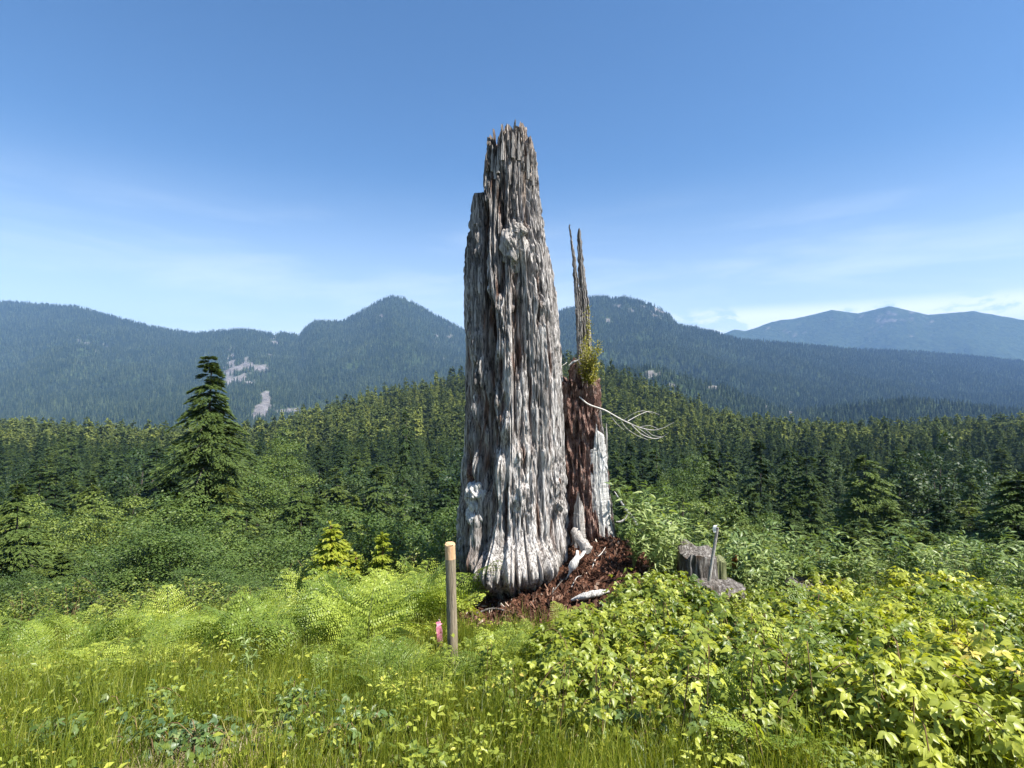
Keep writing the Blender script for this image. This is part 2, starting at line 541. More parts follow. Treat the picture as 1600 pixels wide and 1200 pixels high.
def ground_z(X, Y, fine=True):
    X = np.asarray(X, float)
    Y = np.asarray(Y, float)
    base = np.interp(Y, _PY, _PZ)
    a = X / np.maximum(Y, 2.0)
    near = ss(9, 6, Y)
    base = base - 0.13 * np.maximum(0, -X - 1.0) * near * ss(2, 5, Y)
    rz = CAMZ + (600 - np.interp(a * F + 800, _RX, _RY)) / F * RIDGE_Y - TREE_H
    w = np.clip((Y - 290) / (RIDGE_Y - 290), 0, 1) ** 1.9
    z = base * (1 - w) + rz * w
    back = ss(RIDGE_Y, 1500, Y)
    z = z * (1 - back) + (-190) * back
    # the mound of crumbled wood at the foot of the snag
    z = z + 0.74 * np.exp(-0.5 * (((X - 1.05) / np.where(X > 1.05, 0.52, 0.75)) ** 2 + ((Y - 6.2) / 0.8) ** 2))
    if fine:
        z = z + 0.05 * perlin(X * 0.9, Y * 0.9, 0, 3) * ss(1, 3, Y) * near
        z = z + (1.2 * perlin(X * 0.07, Y * 0.07, 0, 4)) * ss(10, 30, Y)
        z = z + 6 * fbm(X * 0.008, Y * 0.008, 0, 3, 5) * ss(100, 300, Y) * ss(760, 600, Y)
    return z


def build_ground():
    ys = np.concatenate([np.linspace(-300, -10, 12), np.linspace(-8, 1, 10), np.arange(1.2, 9, 0.07),
                         np.geomspace(9.1, 2600, 150), np.linspace(2900, 9900, 10)])
    s = np.linspace(-1.75, 1.75, 241)
    Y, S = np.meshgrid(ys, s, indexing='ij')
    X = S * (np.minimum(np.abs(Y), 7900) + 7)
    Z = ground_z(X, Y)
    mb = MB()
    mb.add(np.stack([X, Y, Z], -1), grid_faces(len(ys), len(s)))
    link('ground', mb.mesh('ground', M['ground']), kind='structure')


build_ground()

# ---- mountains: crest lines as seen, standing kilometres away
MOUNT = {
    'mountain_left': dict(
        Yc=5200, W=3400, seed=21,
        p=[(-800, 560), (-400, 480), (-150, 505), (0, 470), (120, 478), (230, 508), (300, 520), (350, 516), (375, 514), (400, 516), (430, 522), (443, 519), (456, 521), (467, 524),
           (480, 508), (492, 501), (535, 501), (560, 488), (590, 471), (606, 464), (616, 462), (630, 465), (652, 475), (680, 491), (710, 507), (740, 520), (800, 548), (860, 585), (930, 640), (1000, 700)]),
    'mountain_right': dict(
        Yc=4700, W=2800, seed=33,
        p=[(700, 700), (760, 620), (810, 545), (850, 505), (868, 490), (884, 481), (905, 478), (920, 463), (935, 461), (960, 465), (974, 462), (990, 466), (1012, 473), (1032, 481), (1047, 492),
           (1059, 507), (1090, 511), (1120, 519), (1160, 530), (1200, 533), (1250, 537), (1330, 545), (1420, 548), (1520, 556), (1650, 570), (1900, 580), (2400, 620)]),
    'mid_ridge': dict(
        Yc=1900, W=620, seed=44,
        p=[(700, 760), (780, 640), (850, 585), (905, 570), (945, 570), (985, 572), (1020, 569), (1050, 578), (1090, 592), (1130, 600), (1170, 618), (1210, 632), (1250, 640), (1320, 632), (1420, 622), (1500, 628), (1600, 640), (2200, 660)]),
    'far_range': dict(
        Yc=8200, W=1300, seed=55,
        p=[(950, 600), (1080, 540), (1130, 522), (1146, 515), (1165, 517), (1185, 511), (1205, 503), (1222, 500), (1240, 498), (1260, 494), (1300, 484), (1340, 490), (1390, 478), (1450, 492), (1520, 486), (1600, 500), (1800, 510), (2300, 560)]),
}
M['mountain'], _nt, _o = new_mat('mountain_slope')
_at = N(_nt, 'ShaderNodeAttribute', attribute_name='rock')
_pos = N(_nt, 'ShaderNodeNewGeometry').outputs['Position']
_n1 = N(_nt, 'ShaderNodeTexNoise', inp={'Scale': 0.02, 'Detail': 8.0, 'Roughness': 0.7})
_nt.links.new(_pos, _n1.inputs['Vector'])
_forest = ramp(_nt, _n1.outputs[0], [(0.35, (0.016, 0.028, 0.012)), (0.5, (0.034, 0.054, 0.020)), (0.68, (0.060, 0.085, 0.032))])
_rockc = ramp(_nt, _n1.outputs[0], [(0.35, (0.09, 0.085, 0.08)), (0.65, (0.23, 0.215, 0.205))])
_mx = N(_nt, 'ShaderNodeMix', data_type='RGBA')
_nt.links.new(_at.outputs['Fac'], _mx.inputs[0])
_nt.links.new(_forest, _mx.inputs[6])
_nt.links.new(_rockc, _mx.inputs[7])
_p = N(_nt, 'ShaderNodeBsdfPrincipled', inp={'Roughness': 0.95, 'Specular IOR Level': 0.05})
_nt.links.new(_mx.outputs[2], _p.inputs['Base Color'])
_b = N(_nt, 'ShaderNodeBump', inp={'Strength': 1.0, 'Distance': 18.0})
_nt.links.new(_n1.outputs[0], _b.inputs['Height'])
_nt.links.new(_b.outputs[0], _p.inputs['Normal'])
_nt.links.new(_p.outputs[0], _o.inputs[0])

ROCKS = [  # px, py, rx, ry, strength: bare granite on the left mountain, a few ledges on the others
    ('mountain_left', 363, 572, 10, 18, 1.0), ('mountain_left', 385, 568, 14, 8, .9), ('mountain_left', 408, 575, 14, 5, .9), ('mountain_left', 378, 585, 14, 10, .9),
    ('mountain_left', 355, 595, 8, 16, .9), ('mountain_left', 388, 600, 10, 6, .8), ('mountain_left', 412, 555, 12, 5, .6), ('mountain_left', 425, 533, 12, 6, .6),
    ('mountain_left', 415, 628, 6, 11, 1.7), ('mountain_left', 410, 643, 8, 10, 1.6), ('mountain_left', 400, 652, 9, 5, 1.2), ('mountain_left', 455, 643, 22, 4, 1.2), ('mountain_left', 590, 495, 14, 6, .55), ('mountain_left', 700, 530, 18, 20, .35),
    ('mountain_left', 335, 575, 10, 14, .7), ('mountain_left', 150, 545, 30, 14, .4),
    ('mountain_right', 968, 480, 7, 3, .8), ('mountain_right', 985, 484, 5, 3, .8), ('mountain_right', 1003, 480, 7, 3, .6), ('mountain_right', 1030, 488, 14, 7, .75), ('mountain_right', 950, 500, 3, 3, .9),
    ('mid_ridge', 1017, 586, 8, 4, 1.2), ('mid_ridge', 1050, 600, 5, 3, 1.0), ('mid_ridge', 1115, 605, 6, 2, 1.1), ('mid_ridge', 1142, 600, 4, 2, 1.0), ('mid_ridge', 1205, 634, 6, 4, 1.1), ('mid_ridge', 1240, 645, 8, 3, 1.2),
    ('far_range', 1225, 520, 20, 10, .35), ('far_range', 1400, 500, 60, 14, .3),
]


def mount_z(name, X, Y):
    c = MOUNT[name]
    p = np.array(c['p'], float)
    a = X / Y
    Yc = c['Yc'] * (1 + 0.05 * np.sin(a * 7 + c['seed']))
    crest = CAMZ + (600 - np.interp(a * F + 800, p[:, 0], p[:, 1])) / F * Yc - (12 if name != 'far_range' else 0)
    # smooth the polyline's corners slightly with small noise along the crest
    crest = crest + c['Yc'] * 0.0009 * perlin(a * 60, c['seed'], 0, c['seed'])
    d = (Yc - Y) / c['W']
    f = np.where(d > 0, np.clip(1 - d, 0, 1), np.clip(1 + d * 1.6, 0, 1))
    f = f ** (1.5 if name == 'mountain_left' else 1.25)
    base = -230.0
    z = base + (crest - base) * f
    s = c['Yc'] / 5000.0
    g = fbm(X / (520 * s), Y / (700 * s), 0, 5, c['seed'], 0.55)
    g2 = 1 - 2 * np.abs(perlin(X / (330 * s) + 0.6 * g, Y / (900 * s), 0, c['seed'] + 9))
    amp = (crest - base) * 0.26 * np.minimum(1, np.abs(d) * 2.2) * np.minimum(1, f * 2.5)
    z = z + amp * (g * 0.9 + g2 * 0.16 - 0.12)
    return z


def rock_mask(name, X, Y, Z):
    u = X / Y * F + 800
    v = 600 - (Z - CAMZ) / Y * F
    s = np.zeros_like(X)
    for n, a, b, rx, ry, k in ROCKS:
        if n == name:
            s = np.maximum(s, k * np.exp(-0.5 * (((u - a) / rx) ** 2 + ((v - b) / ry) ** 2)))
    sc = MOUNT[name]['Yc']
    nz = fbm(X / sc * 110, Z / sc * 110, Y / sc * 30, 4, 77)
    return ss(0.42, 0.75, s + 1.3 * nz * (s > 0.05))


def mount_build(name, nx, ny):
    c = MOUNT[name]
    p = np.array(c['p'], float)
    a = np.linspace((p[0, 0] - 800) / F, (p[-1, 0] - 800) / F, nx)
    # more columns where the camera looks
    t = np.linspace(0, 1, ny)
    offs = np.concatenate([c['W'] * (-1.08 + t * 1.08), c['W'] * np.concatenate([np.linspace(0.01, 0.1, 6), np.linspace(0.15, 0.75, 8)])])
    OF, A = np.meshgrid(offs, a, indexing='ij')
    Y = c['Yc'] * (1 + 0.05 * np.sin(A * 7 + c['seed'])) + OF
    ys = offs
    X = A * Y
    Z = mount_z(name, X, Y)
    mb = MB()
    mb.add(np.stack([X, Y, Z], -1), grid_faces(len(ys), nx))
    me = mb.mesh(name, M['mountain'])
    at = me.attributes.new('rock', 'FLOAT', 'POINT')
    at.data.foreach_set('value', rock_mask(name, X, Y, Z).astype(np.float32).ravel())
    link({'mountain_left': 'mountain', 'mountain_right': 'mountain', 'mid_ridge': 'hill', 'far_range': 'mountain'}[name], me, kind='structure')


mount_build('mountain_left', 420, 150)
mount_build('mountain_right', 420, 140)
mount_build('mid_ridge', 260, 60)
mount_build('far_range', 260, 60)


# ------------------------------------------------------------------ scatter by geometry nodes (only for uncountable stuff)
def proto(name, me):
    return bpy.data.objects.new(name, me)          # never linked to the scene: only a source for instances


def scatter(name, protos, P, rot, scl, idx=None, label=None, cat=None, **props):
    me = bpy.data.meshes.new(name)
    n = len(P)
    me.vertices.add(n)
    me.vertices.foreach_set('co', np.asarray(P, np.float32).ravel())
    for nm, typ, dat, key in (('rot', 'FLOAT_VECTOR', rot, 'vector'), ('scl', 'FLOAT_VECTOR', scl, 'vector'),
                              ('idx', 'INT', idx if idx is not None else RNG.integers(0, len(protos), n), 'value')):
        at = me.attributes.new(nm, typ, 'POINT')
        at.data.foreach_set(key, np.asarray(dat, np.int32 if typ == 'INT' else np.float32).ravel())
    me.update()
    o = link(name, me, kind='stuff', **props)
    if label:
        o['label'] = label
    if cat:
        o['category'] = cat
    g = bpy.data.node_groups.new(name + '_scatter', 'GeometryNodeTree')
    g.interface.new_socket('Geometry', in_out='INPUT', socket_type='NodeSocketGeometry')
    g.interface.new_socket('Geometry', in_out='OUTPUT', socket_type='NodeSocketGeometry')
    gi, go = g.nodes.new('NodeGroupInput'), g.nodes.new('NodeGroupOutput')
    ip = g.nodes.new('GeometryNodeInstanceOnPoints')
    ip.inputs['Pick Instance'].default_value = True
    jn = g.nodes.new('GeometryNodeJoinGeometry')
    for pr in reversed(protos):          # a multi-input socket hands its links over last first
        oi = g.nodes.new('GeometryNodeObjectInfo')
        oi.inputs['Object'].default_value = pr
        oi.inputs['As Instance'].default_value = True
        g.links.new(oi.outputs['Geometry'], jn.inputs[0])
    g.links.new(gi.outputs[0], ip.inputs['Points'])
    g.links.new(jn.outputs[0], ip.inputs['Instance'])
    for nm, typ, sock in (('rot', 'FLOAT_VECTOR', 'Rotation'), ('scl', 'FLOAT_VECTOR', 'Scale'), ('idx', 'INT', 'Instance Index')):
        na = g.nodes.new('GeometryNodeInputNamedAttribute')
        na.data_type = typ
        na.inputs['Name'].default_value = nm
        g.links.new(na.outputs['Attribute'], ip.inputs[sock])
    g.links.new(ip.outputs[0], go.inputs[0])
    md = o.modifiers.new('scatter', 'NODES')
    md.node_group = g
    return o


# ------------------------------------------------------------------ trees
def kites(mb, C, D, S, L, W, mat=0, tint=None, fold=0.0):
    """many small kite faces: centre-base C, direction D, side S, length L, width W"""
    n = len(C)
    L = np.broadcast_to(L, (n,))[:, None]
    W = np.broadcast_to(W, (n,))[:, None]
    D = D / (np.linalg.norm(D, axis=1)[:, None] + 1e-9)
    S = S - D * (S * D).sum(1)[:, None]
    S = S / (np.linalg.norm(S, axis=1)[:, None] + 1e-9)
    a, b, c, d = C, C + D * L * 0.5 + S * W * 0.5, C + D * L, C + D * L * 0.5 - S * W * 0.5
    V = np.stack([a, b, c, d], 1).reshape(-1, 3)
    Fq = np.arange(n * 4).reshape(n, 4)
    t = 0.5 if tint is None else np.repeat(np.broadcast_to(tint, (n,)), 4)
    mb.add(V, Fq, mat, t)


def conifer(seed, H, Rb, nb, ns, kl, kw, droop=0.25, irregular=0.25, power=0.85, t0=0.06, up=0.15, gap=0.0):
    """crown mesh builder and trunk mesh builder for a conifer H metres tall"""
    r = np.random.default_rng(seed)
    t = t0 + (1 - t0) * np.sort(r.random(nb) ** 1.15)
    t = np.minimum(t, 0.995)
    az = r.random(nb) * 2 * np.pi
    lump = 1 + irregular * 2.2 * perlin(np.cos(az) * 1.3 + seed, np.sin(az) * 1.3, t * 5, seed)
    Lb = Rb * (1 - t) ** power * (0.75 + 0.4 * r.random(nb)) * lump + 0.015 * H * (1 - t * 0.6)
    if gap:
        keep = r.random(nb) > gap
        t, az, Lb = t[keep], az[keep], Lb[keep]
        nb = len(t)
    k = np.tile(np.arange(ns), nb)
    bi = np.repeat(np.arange(nb), ns)
    s = ((k + r.random(len(k))) / ns) ** 0.75
    L = Lb[bi]
    d = np.stack([np.cos(az[bi]), np.sin(az[bi]), 0 * s], 1)
    side = np.stack([-np.sin(az[bi]), np.cos(az[bi]), 0 * s], 1)
    dz = up * L * s - droop * L * s * s * (0.7 + 0.6 * t[bi])
    sign = np.where(r.random(len(k)) > .5, 1.0, -1.0)
    wid = 0.30 * L * np.sin(np.pi * np.clip(s * 0.9 + 0.08, 0, 1)) * r.random(len(k))
    C = d * (s * L)[:, None] + side * (sign * wid)[:, None]
    C[:, 2] = t[bi] * H + dz - 0.25 * wid
    D = d * (0.7 + 0.4 * r.random(len(k)))[:, None] + side * (sign * (0.25 + 0.8 * r.random(len(k))))[:, None]
    D[:, 2] = -0.25 - 0.5 * r.random(len(k)) + 0.5 * (t[bi] > 0.93)
    S = r.normal(size=(len(k), 3)) * 0.55 + np.cross(D, [0, 0, 1.0])
    mb = MB()
    tint = np.clip(0.20 + 0.30 * s + 0.40 * (r.random(len(k)) - .3), 0, 1)
    kites(mb, C, D, S, kl * (0.7 + 0.6 * r.random(len(k))), kw * (0.7 + 0.6 * r.random(len(k))), 0, tint)
    # leader
    m = 8
    zz = H * (0.97 + 0.035 * np.arange(m) / m)
    kites(mb, np.stack([0 * zz, 0 * zz, zz], 1), np.concatenate([r.normal(size=(m, 2)) * .35, np.ones((m, 1))], 1), r.normal(size=(m, 3)), kl, kw * .6, 0, 0.8)
    tb = MB()
    rr = H * 0.011 + 0.02
    pts = [(0.01 * H * math.sin(q * 3 + seed) * q, 0.01 * H * math.cos(q * 4 + seed) * q, H * q) for q in np.linspace(0, 0.97, 9)]
    tube(tb, pts, [rr * (1 - q) + 0.01 for q in np.linspace(0, 0.97, 9)], 7)
    for i in r.choice(len(t), min(46, len(t)), replace=False):
        e = Vector((math.cos(az[i]), math.sin(az[i]), 0)) * float(Lb[i]) * 0.8
        z0 = t[i] * H
        tube(tb, [(0, 0, z0), (e.x * .5, e.y * .5, z0 + up * Lb[i] * .5 - droop * Lb[i] * .25), (e.x, e.y, z0 + (up - droop) * Lb[i] * .75)], [rr * .22, rr * .15, rr * .05], 4, cap=False)
    return mb, tb


def broadleaf(seed, H, Rc, ncl, nl, leaf, trunk_t=0.25, top=1.0):
    r = np.random.default_rng(seed)
    # clump centres near the surface of a lumpy ovoid
    v = r.normal(size=(ncl, 3))
    v /= np.linalg.norm(v, axis=1)[:, None]
    rad = (0.55 + 0.45 * r.random(ncl) ** 0.5) * (1 + 0.5 * perlin(v[:, 0] * 2 + seed, v[:, 1] * 2, v[:, 2] * 2, seed))
    zc = H * (trunk_t + 1) / 2
    hz = H * (1 - trunk_t) / 2
    C0 = np.stack([v[:, 0] * rad * Rc, v[:, 1] * rad * Rc, zc + v[:, 2] * rad * hz * np.where(v[:, 2] > 0, top, 1)], 1)
    cs = Rc * (0.16 + 0.14 * r.random(ncl))
    bi = np.repeat(np.arange(ncl), nl)
    w = r.normal(size=(len(bi), 3))
    w /= np.linalg.norm(w, axis=1)[:, None]
    w[:, 2] = np.abs(w[:, 2]) * 0.75 - 0.25 * r.random(len(bi))
    C = C0[bi] + w * cs[bi][:, None] * (0.55 + 0.5 * r.random(len(bi)))[:, None]
    nrm = w + 0.5 * r.normal(size=w.shape) + np.array([0, 0, 0.5])
    D = np.cross(nrm, r.normal(size=w.shape))
    S = np.cross(nrm, D)
    mb = MB()
    tint = np.clip(0.2 + 0.5 * r.random(ncl)[bi] + 0.3 * r.random(len(bi)), 0, 1)
    kites(mb, C, D, S, leaf * (0.7 + 0.7 * r.random(len(bi))), leaf * 0.75, 0, tint)
    tb = MB()
    tube(tb, [(0, 0, 0), (0.02 * H, 0, H * .3), (0, 0.02 * H, H * .6), (0, 0, H * .85)], [H * .016, H * .013, H * .008, H * .003], 7, rough=.1)
    for i in r.choice(ncl, min(22, ncl), replace=False):
        c = C0[i]
        z0 = H * (trunk_t * .8 + 0.35 * r.random())
        tube(tb, [(0, 0, z0), (c[0] * .5, c[1] * .5, (z0 + c[2]) / 2 + .02 * H), tuple(c)], [H * .006, H * .004, H * .0015], 4, cap=False)
    return mb, tb


TREES = {}


def reg(key, b, crown_mat):
    mb, tb = b
    TREES[key] = (mb.mesh(key + '_crown', M[crown_mat]), tb.mesh(key + '_trunk', M['bark']))


# detailed trees for the slope just beyond the edge (about 10 m tall as modelled)
reg('edge_fir', conifer(99, 10, 2.6, 300, 210, 0.14, 0.036, 0.55, 0.40, 0.9), 'fir')
for i in range(3):
    reg(f'near_fir{i}', conifer(100 + i, 10, 2.5, 150, 150, 0.20, 0.060, 0.50, 0.34, 0.9), 'fir_near')
    reg(f'near_hemlock{i}', conifer(110 + i, 10, 2.7, 230, 110, 0.19, 0.062, 0.42, 0.45, 0.66), 'hemlock_near')
    reg(f'near_alder{i}', broadleaf(120 + i, 10, 2.9, 260, 130, 0.105, 0.1), 'alder_near')
    reg(f'mid_fir{i}', conifer(130 + i, 20, 3.1, 130, 44, 0.62, 0.20, 0.45, 0.34, 0.9), 'fir')
    reg(f'mid_hemlock{i}', conifer(140 + i, 20, 3.6, 170, 34, 0.60, 0.20, 0.40, 0.45, 0.68), 'hemlock')
    reg(f'mid_alder{i}', broadleaf(150 + i, 20, 5.2, 130, 56, 0.38, 0.12), 'alder')
    reg(f'far_fir{i}', conifer(160 + i, 20, 3.0, 64, 12, 1.7, 0.9, 0.35, 0.30, 0.9), 'farfir')


def far_cone(seed, mat):
    r = np.random.default_rng(seed)
    mb = MB()
    nl = 4
    for k in range(nl):
        z0 = 1.0 + k * 5.0
        h = 9.5 - k
        rad = 4.2 * (1 - k / (nl + 0.7))
        n = 6
        th = np.arange(n) / n * 2 * np.pi + r.random()
        rr = rad * (0.65 + 0.6 * r.random(n))
        V = np.concatenate([np.stack([rr * np.cos(th), rr * np.sin(th), z0 + r.random(n) * 1.2], 1), [[0, 0, min(z0 + h, 24)]]])
        mb.add(V, [[i, (i + 1) % n, n] for i in range(n)], 0, np.clip(0.2 + 0.6 * r.random() + 0 * V[:, 0], 0, 1))
    return mb.mesh('mountain_tree', mat, smooth=False)


def shade(me):
    return me


KIND_NAME = {'fir': ('fir_tree', 'fir'), 'hemlock': ('hemlock_tree', 'hemlock'), 'alder': ('broadleaf_tree', 'broadleaf')}


def plant_tree(kind, key, X, Y, h, width=1.0, label=None, group=None, model_h=10.0, zbase=None, lean=None):
    cr, tr = TREES[key]
    z = float(ground_z(X, Y)) if zbase is None else zbase
    s = h / model_h
    o = thing(KIND_NAME[kind][0], label, 'tree', (X, Y, z - 0.05 * h * 0.3), group, random.random() * 6.28)
    o.scale = (s * width, s * width, s)
    if lean:
        o.rotation_euler = (lean[0], lean[1], o.rotation_euler.z)
    link('crown', cr, o)
    link('trunk', tr, o)
    return o


# ---- feature trees that the photograph singles out (px, top_py, Y, width)
feature = [
    ('fir', 'edge_fir', 326, 548, 40, 1.2, 'tall dark fir with layered drooping boughs standing highest at the left'),
    ('fir', 'near_fir1', 498, 692, 120, 0.75, 'narrow near-black fir poking above the rounded trees left of the trunk'),
    ('fir', 'near_fir2', 634, 640, 125, 0.62, 'slim dark fir standing highest in the wood left of the trunk'),
    ('fir', 'near_fir1', 1186, 684, 88, 1.15, 'broad dark fir with spreading top above the shrubs right of the stump'),
    ('fir', 'near_fir0', 1228, 700, 95, 0.8, 'dark fir close behind the broad fir right of the stump'),
    ('fir', 'near_fir0', 985, 690, 120, 0.85, 'dark pointed fir just right of the hollow side of the trunk'),
    ('fir', 'near_fir2', 1098, 690, 115, 0.8, 'dark pointed fir in the middle of the right-hand wood'),
    ('alder', 'near_alder0', 432, 690, 105, 1.0, 'dark rounded broadleaf tree in the wood left of the narrow fir'),
    ('alder', 'near_alder1', 1068, 735, 75, 0.95, 'large dark rounded tree behind the shrubs right of the trunk'),
    ('hemlock', 'near_hemlock0', 1238, 770, 42, 1.0, 'mid-green bushy conifer on the slope right of the stump'),
    ('hemlock', 'near_hemlock1', 383, 800, 26, 1.15, 'bushy dark green conifer just beyond the fern bank at the left'),
    ('fir', 'near_fir2', 436, 815, 27, 0.9, 'pointed mid-green conifer beyond the left fern bank'),
    ('hemlock', 'near_hemlock2', 355, 755, 36, 1.1, 'wide green conifer at the edge of the wood under the tall dark fir'),
    ('hemlock', 'near_hemlock0', 985, 790, 34, 0.9, 'fresh green conifer between the trunk and the dark rounded tree'),
]
placed = []
for kind, key, x, ty, Y, w, lab in feature:
    X = (x - 800) / F * Y
    zt = CAMZ + (600 - ty) / F * Y
    zg = float(ground_z(X, Y))
    h = (zt - zg) / 1.0
    plant_tree(kind, key, X, Y, h, w, lab, 'trees that stand out of the wood')
    placed.append((X, Y, h * 0.16 * w))

# ---- the rest of the wood: candidates over the whole slope, sorted by size in view
cand = []


def canopy_limit(x, Y):
    """highest screen row (px) the canopy may reach, so that the wood's surface follows the photograph"""
    top = np.interp(Y, [9, 12, 16, 22, 30, 45, 60, 90, 120, 200, 300, 400, 700],
                    [935, 905, 872, 845, 822, 795, 776, 752, 735, 708, 690, 665, 560])
    return top


yy = 10.5
while yy < 740:
    sp = np.interp(yy, [10, 20, 40, 80, 150, 400, 700], [1.9, 3.4, 5.6, 7.0, 6.6, 6.8, 7.2])
    half = (yy * 1.12 + 6)
    nx = int(2 * half / sp)
    for k in range(nx):
        X = -half + (k + random.random()) * sp
        Y = yy + (random.random() - .5) * sp * 1.2
        cand.append((X, Y))
    yy += sp * (0.92 if yy < 150 else 1.0)
cand = np.array(cand)
X, Y = cand[:, 0], cand[:, 1]
Zg = ground_z(X, Y)
u = X / Y * F + 800
topy = canopy_limit(u, Y)
vary = fbm(X * 0.045, Y * 0.045, 0, 3, 61)
hz = CAMZ + (600 - topy) / F * Y - Zg
rnd = RNG.random(len(X))
nat = np.where(Y > 300, 10.5 + 17 * rnd ** 1.4 + 9 * vary, np.maximum(hz, 1.2) * np.clip(0.50 + 0.62 * rnd + 0.50 * vary, 0.3, 1.30))
nat = np.where(Y > 80, nat * ss(160, 80, Y) + (8.5 + 14 * rnd ** 1.4 + 8 * vary) * (1 - ss(160, 80, Y)), nat)
h = np.clip(nat, 0.9, 30)
h = np.where(rnd > 0.95, h * 1.18, h)
ok = np.ones(len(X), bool)
# keep the area right behind the lookout clear on top
for (fx, fy, fr) in placed:
    ok &= ((X - fx) ** 2 + (Y - fy) ** 2) > (fr * 0.5) ** 2
X, Y, Zg, h, vary, u = X[ok], Y[ok], Zg[ok], h[ok], vary[ok], u[ok]
size = h / Y
inview = np.abs(X / Y) < 0.98
order = np.argsort(-(size * inview))
kindn = fbm(X * 0.02, Y * 0.03, 0, 2, 71) + 0.25 * (RNG.random(len(X)) - .5)
IND = 288
rest = []
zones = [
    (16, 'just below the lookout'),
    (30, 'low on the near slope'),
    (55, 'in the near wood'),
    (95, 'deep in the wood'),
    (9999, 'on the valley floor'),
]
side_name = [(200, 'at the far left'), (345, 'under the tall left fir'), (450, 'below the rock slide'), (560, 'below the mountain shoulder'), (720, 'under the pointed peak'),
             (880, 'behind the grey trunk'), (960, 'behind the spikes'), (1060, 'behind the bleached branches'), (1180, 'behind the stump'), (1280, 'below the far blue range'),
             (1450, 'right of the stump thicket'), (99999, 'at the far right')]
looks = {'fir': 'dark pointed conifer', 'hemlock': 'feathery green conifer', 'alder': 'rounded broadleaf tree'}
for rank, i in enumerate(order):
    kn = kindn[i]
    if Y[i] > 150 + 150 * rnd[i] ** 2:
        kind = 'fir'
    elif u[i] < 720:
        kind = 'alder' if kn > 0.19 else ('hemlock' if kn > (0.05 if Y[i] < 85 else 0.0) else 'fir')
    else:
        kind = 'alder' if kn > 0.22 else ('hemlock' if kn > 0.03 else 'fir')
    if rank < IND:
        v = random.randrange(3)
        lod = 'near' if Y[i] < 85 else 'mid'
        z = next(q[1] for q in zones if Y[i] < q[0])
        sd = next(q[1] for q in side_name if u[i] < q[0])
        w = {'fir': 1.15, 'hemlock': 1.25, 'alder': 1.2}[kind] * random.uniform(0.85, 1.2) * (1.25 if h[i] < 6 else 1)
        plant_tree(kind, f'{lod}_{kind}{v}', float(X[i]), float(Y[i]), float(h[i]), w,
                   f'{"short" if rnd[i] < .33 else ("tall" if rnd[i] > .7 else "middling")} {looks[kind]} {z}, {sd}', f'{looks[kind]}s {z}, {sd}', 10.0 if lod == 'near' else 20.0,
                   zbase=float(Zg[i]), lean=(random.gauss(0, .025), random.gauss(0, .025)))
    else:
        rest.append(i)
rest = np.array(rest)
keys = [f'mid_{k}{v}' for k in ('fir', 'hemlock', 'alder') for v in range(3)] + [f'far_fir{v}' for v in range(3)]
protos = [proto('tree_source', TREES[k][0]) for k in keys]
# Join Geometry hands its inputs over in link order; far firs take the last three slots
idx = np.zeros(len(rest), int)
for q, i in enumerate(rest):
    kn = kindn[i]
    if Y[i] > 150 + 200 * rnd[i]:
        idx[q] = ((0 if rnd[i] < .6 else 3) if Y[i] < 380 else 9) + RNG.integers(0, 3)
    else:
        al, he = (0.17, 0.0) if u[i] < 720 else (0.22, 0.03)
        idx[q] = (6 if kn > al else (3 if kn > he else 0)) + RNG.integers(0, 3)
sc = (h[rest] / 20.0)
wd = 0.85 + 0.4 * RNG.random(len(rest))
scatter('forest', protos, np.stack([X[rest], Y[rest], Zg[rest] - 0.3], 1),
        np.stack([RNG.normal(size=len(rest)) * .03, RNG.normal(size=len(rest)) * .03, RNG.random(len(rest)) * 6.28], 1),
        np.stack([sc * wd, sc * wd, sc], 1), idx,
        label='dense conifer wood covering the valley and the hill behind the trunk', cat='forest')

# ---- trees of the mountains and the middle ridge
cone_protos = [proto('mountain_tree_source', far_cone(200 + i, M['mtnfir'])) for i in range(4)]


def mountain_forest(name, n, label, h0=19.0):
    c = MOUNT[name]
    p = np.array(c['p'], float)
    lo, hi = max(p[0, 0], -80), min(p[-1, 0], 1680)
    t = RNG.random(n)
    a = (lo + RNG.random(n) * (hi - lo) - 800) / F
    Y = c['Yc'] * (1 + 0.05 * np.sin(a * 7 + c['seed'])) + c['W'] * (-0.95 + 0.99 * t ** 0.8)
    X = a * Y
    Z = mount_z(name, X, Y)
    keep = (rock_mask(name, X, Y, Z) < 0.45) & (fbm(X / 160, Y / 160, 0, 3, 91) > -0.42)
    X, Y, Z = X[keep], Y[keep], Z[keep]
    n = len(X)
    s = (0.75 + 0.5 * RNG.random(n)) * h0 / 22
    scatter('distant_forest', cone_protos, np.stack([X, Y, Z - 1.5], 1), np.stack([0 * X, 0 * X, RNG.random(n) * 6.28], 1),
            np.stack([s, s, s * (0.9 + .4 * RNG.random(n))], 1), None, label=label, cat='forest')


mountain_forest('mountain_left', 85000, 'blue-green conifer forest covering the pointed mountain left of the trunk', 27)
mountain_forest('mountain_right', 70000, 'blue-green conifer forest covering the flat-topped mountain right of the trunk', 25)
mountain_forest('mid_ridge', 14000, 'conifer forest on the lower ridge in front of the flat-topped mountain', 20)

# ------------------------------------------------------------------ the dead tree (snag)
SY_ = 6.2
K = SY_ / F                                   # metres per photograph pixel at the snag


def wx(x):
    return (x - 800) * K


def wz(y):
    return CAMZ + (600 - y) * K


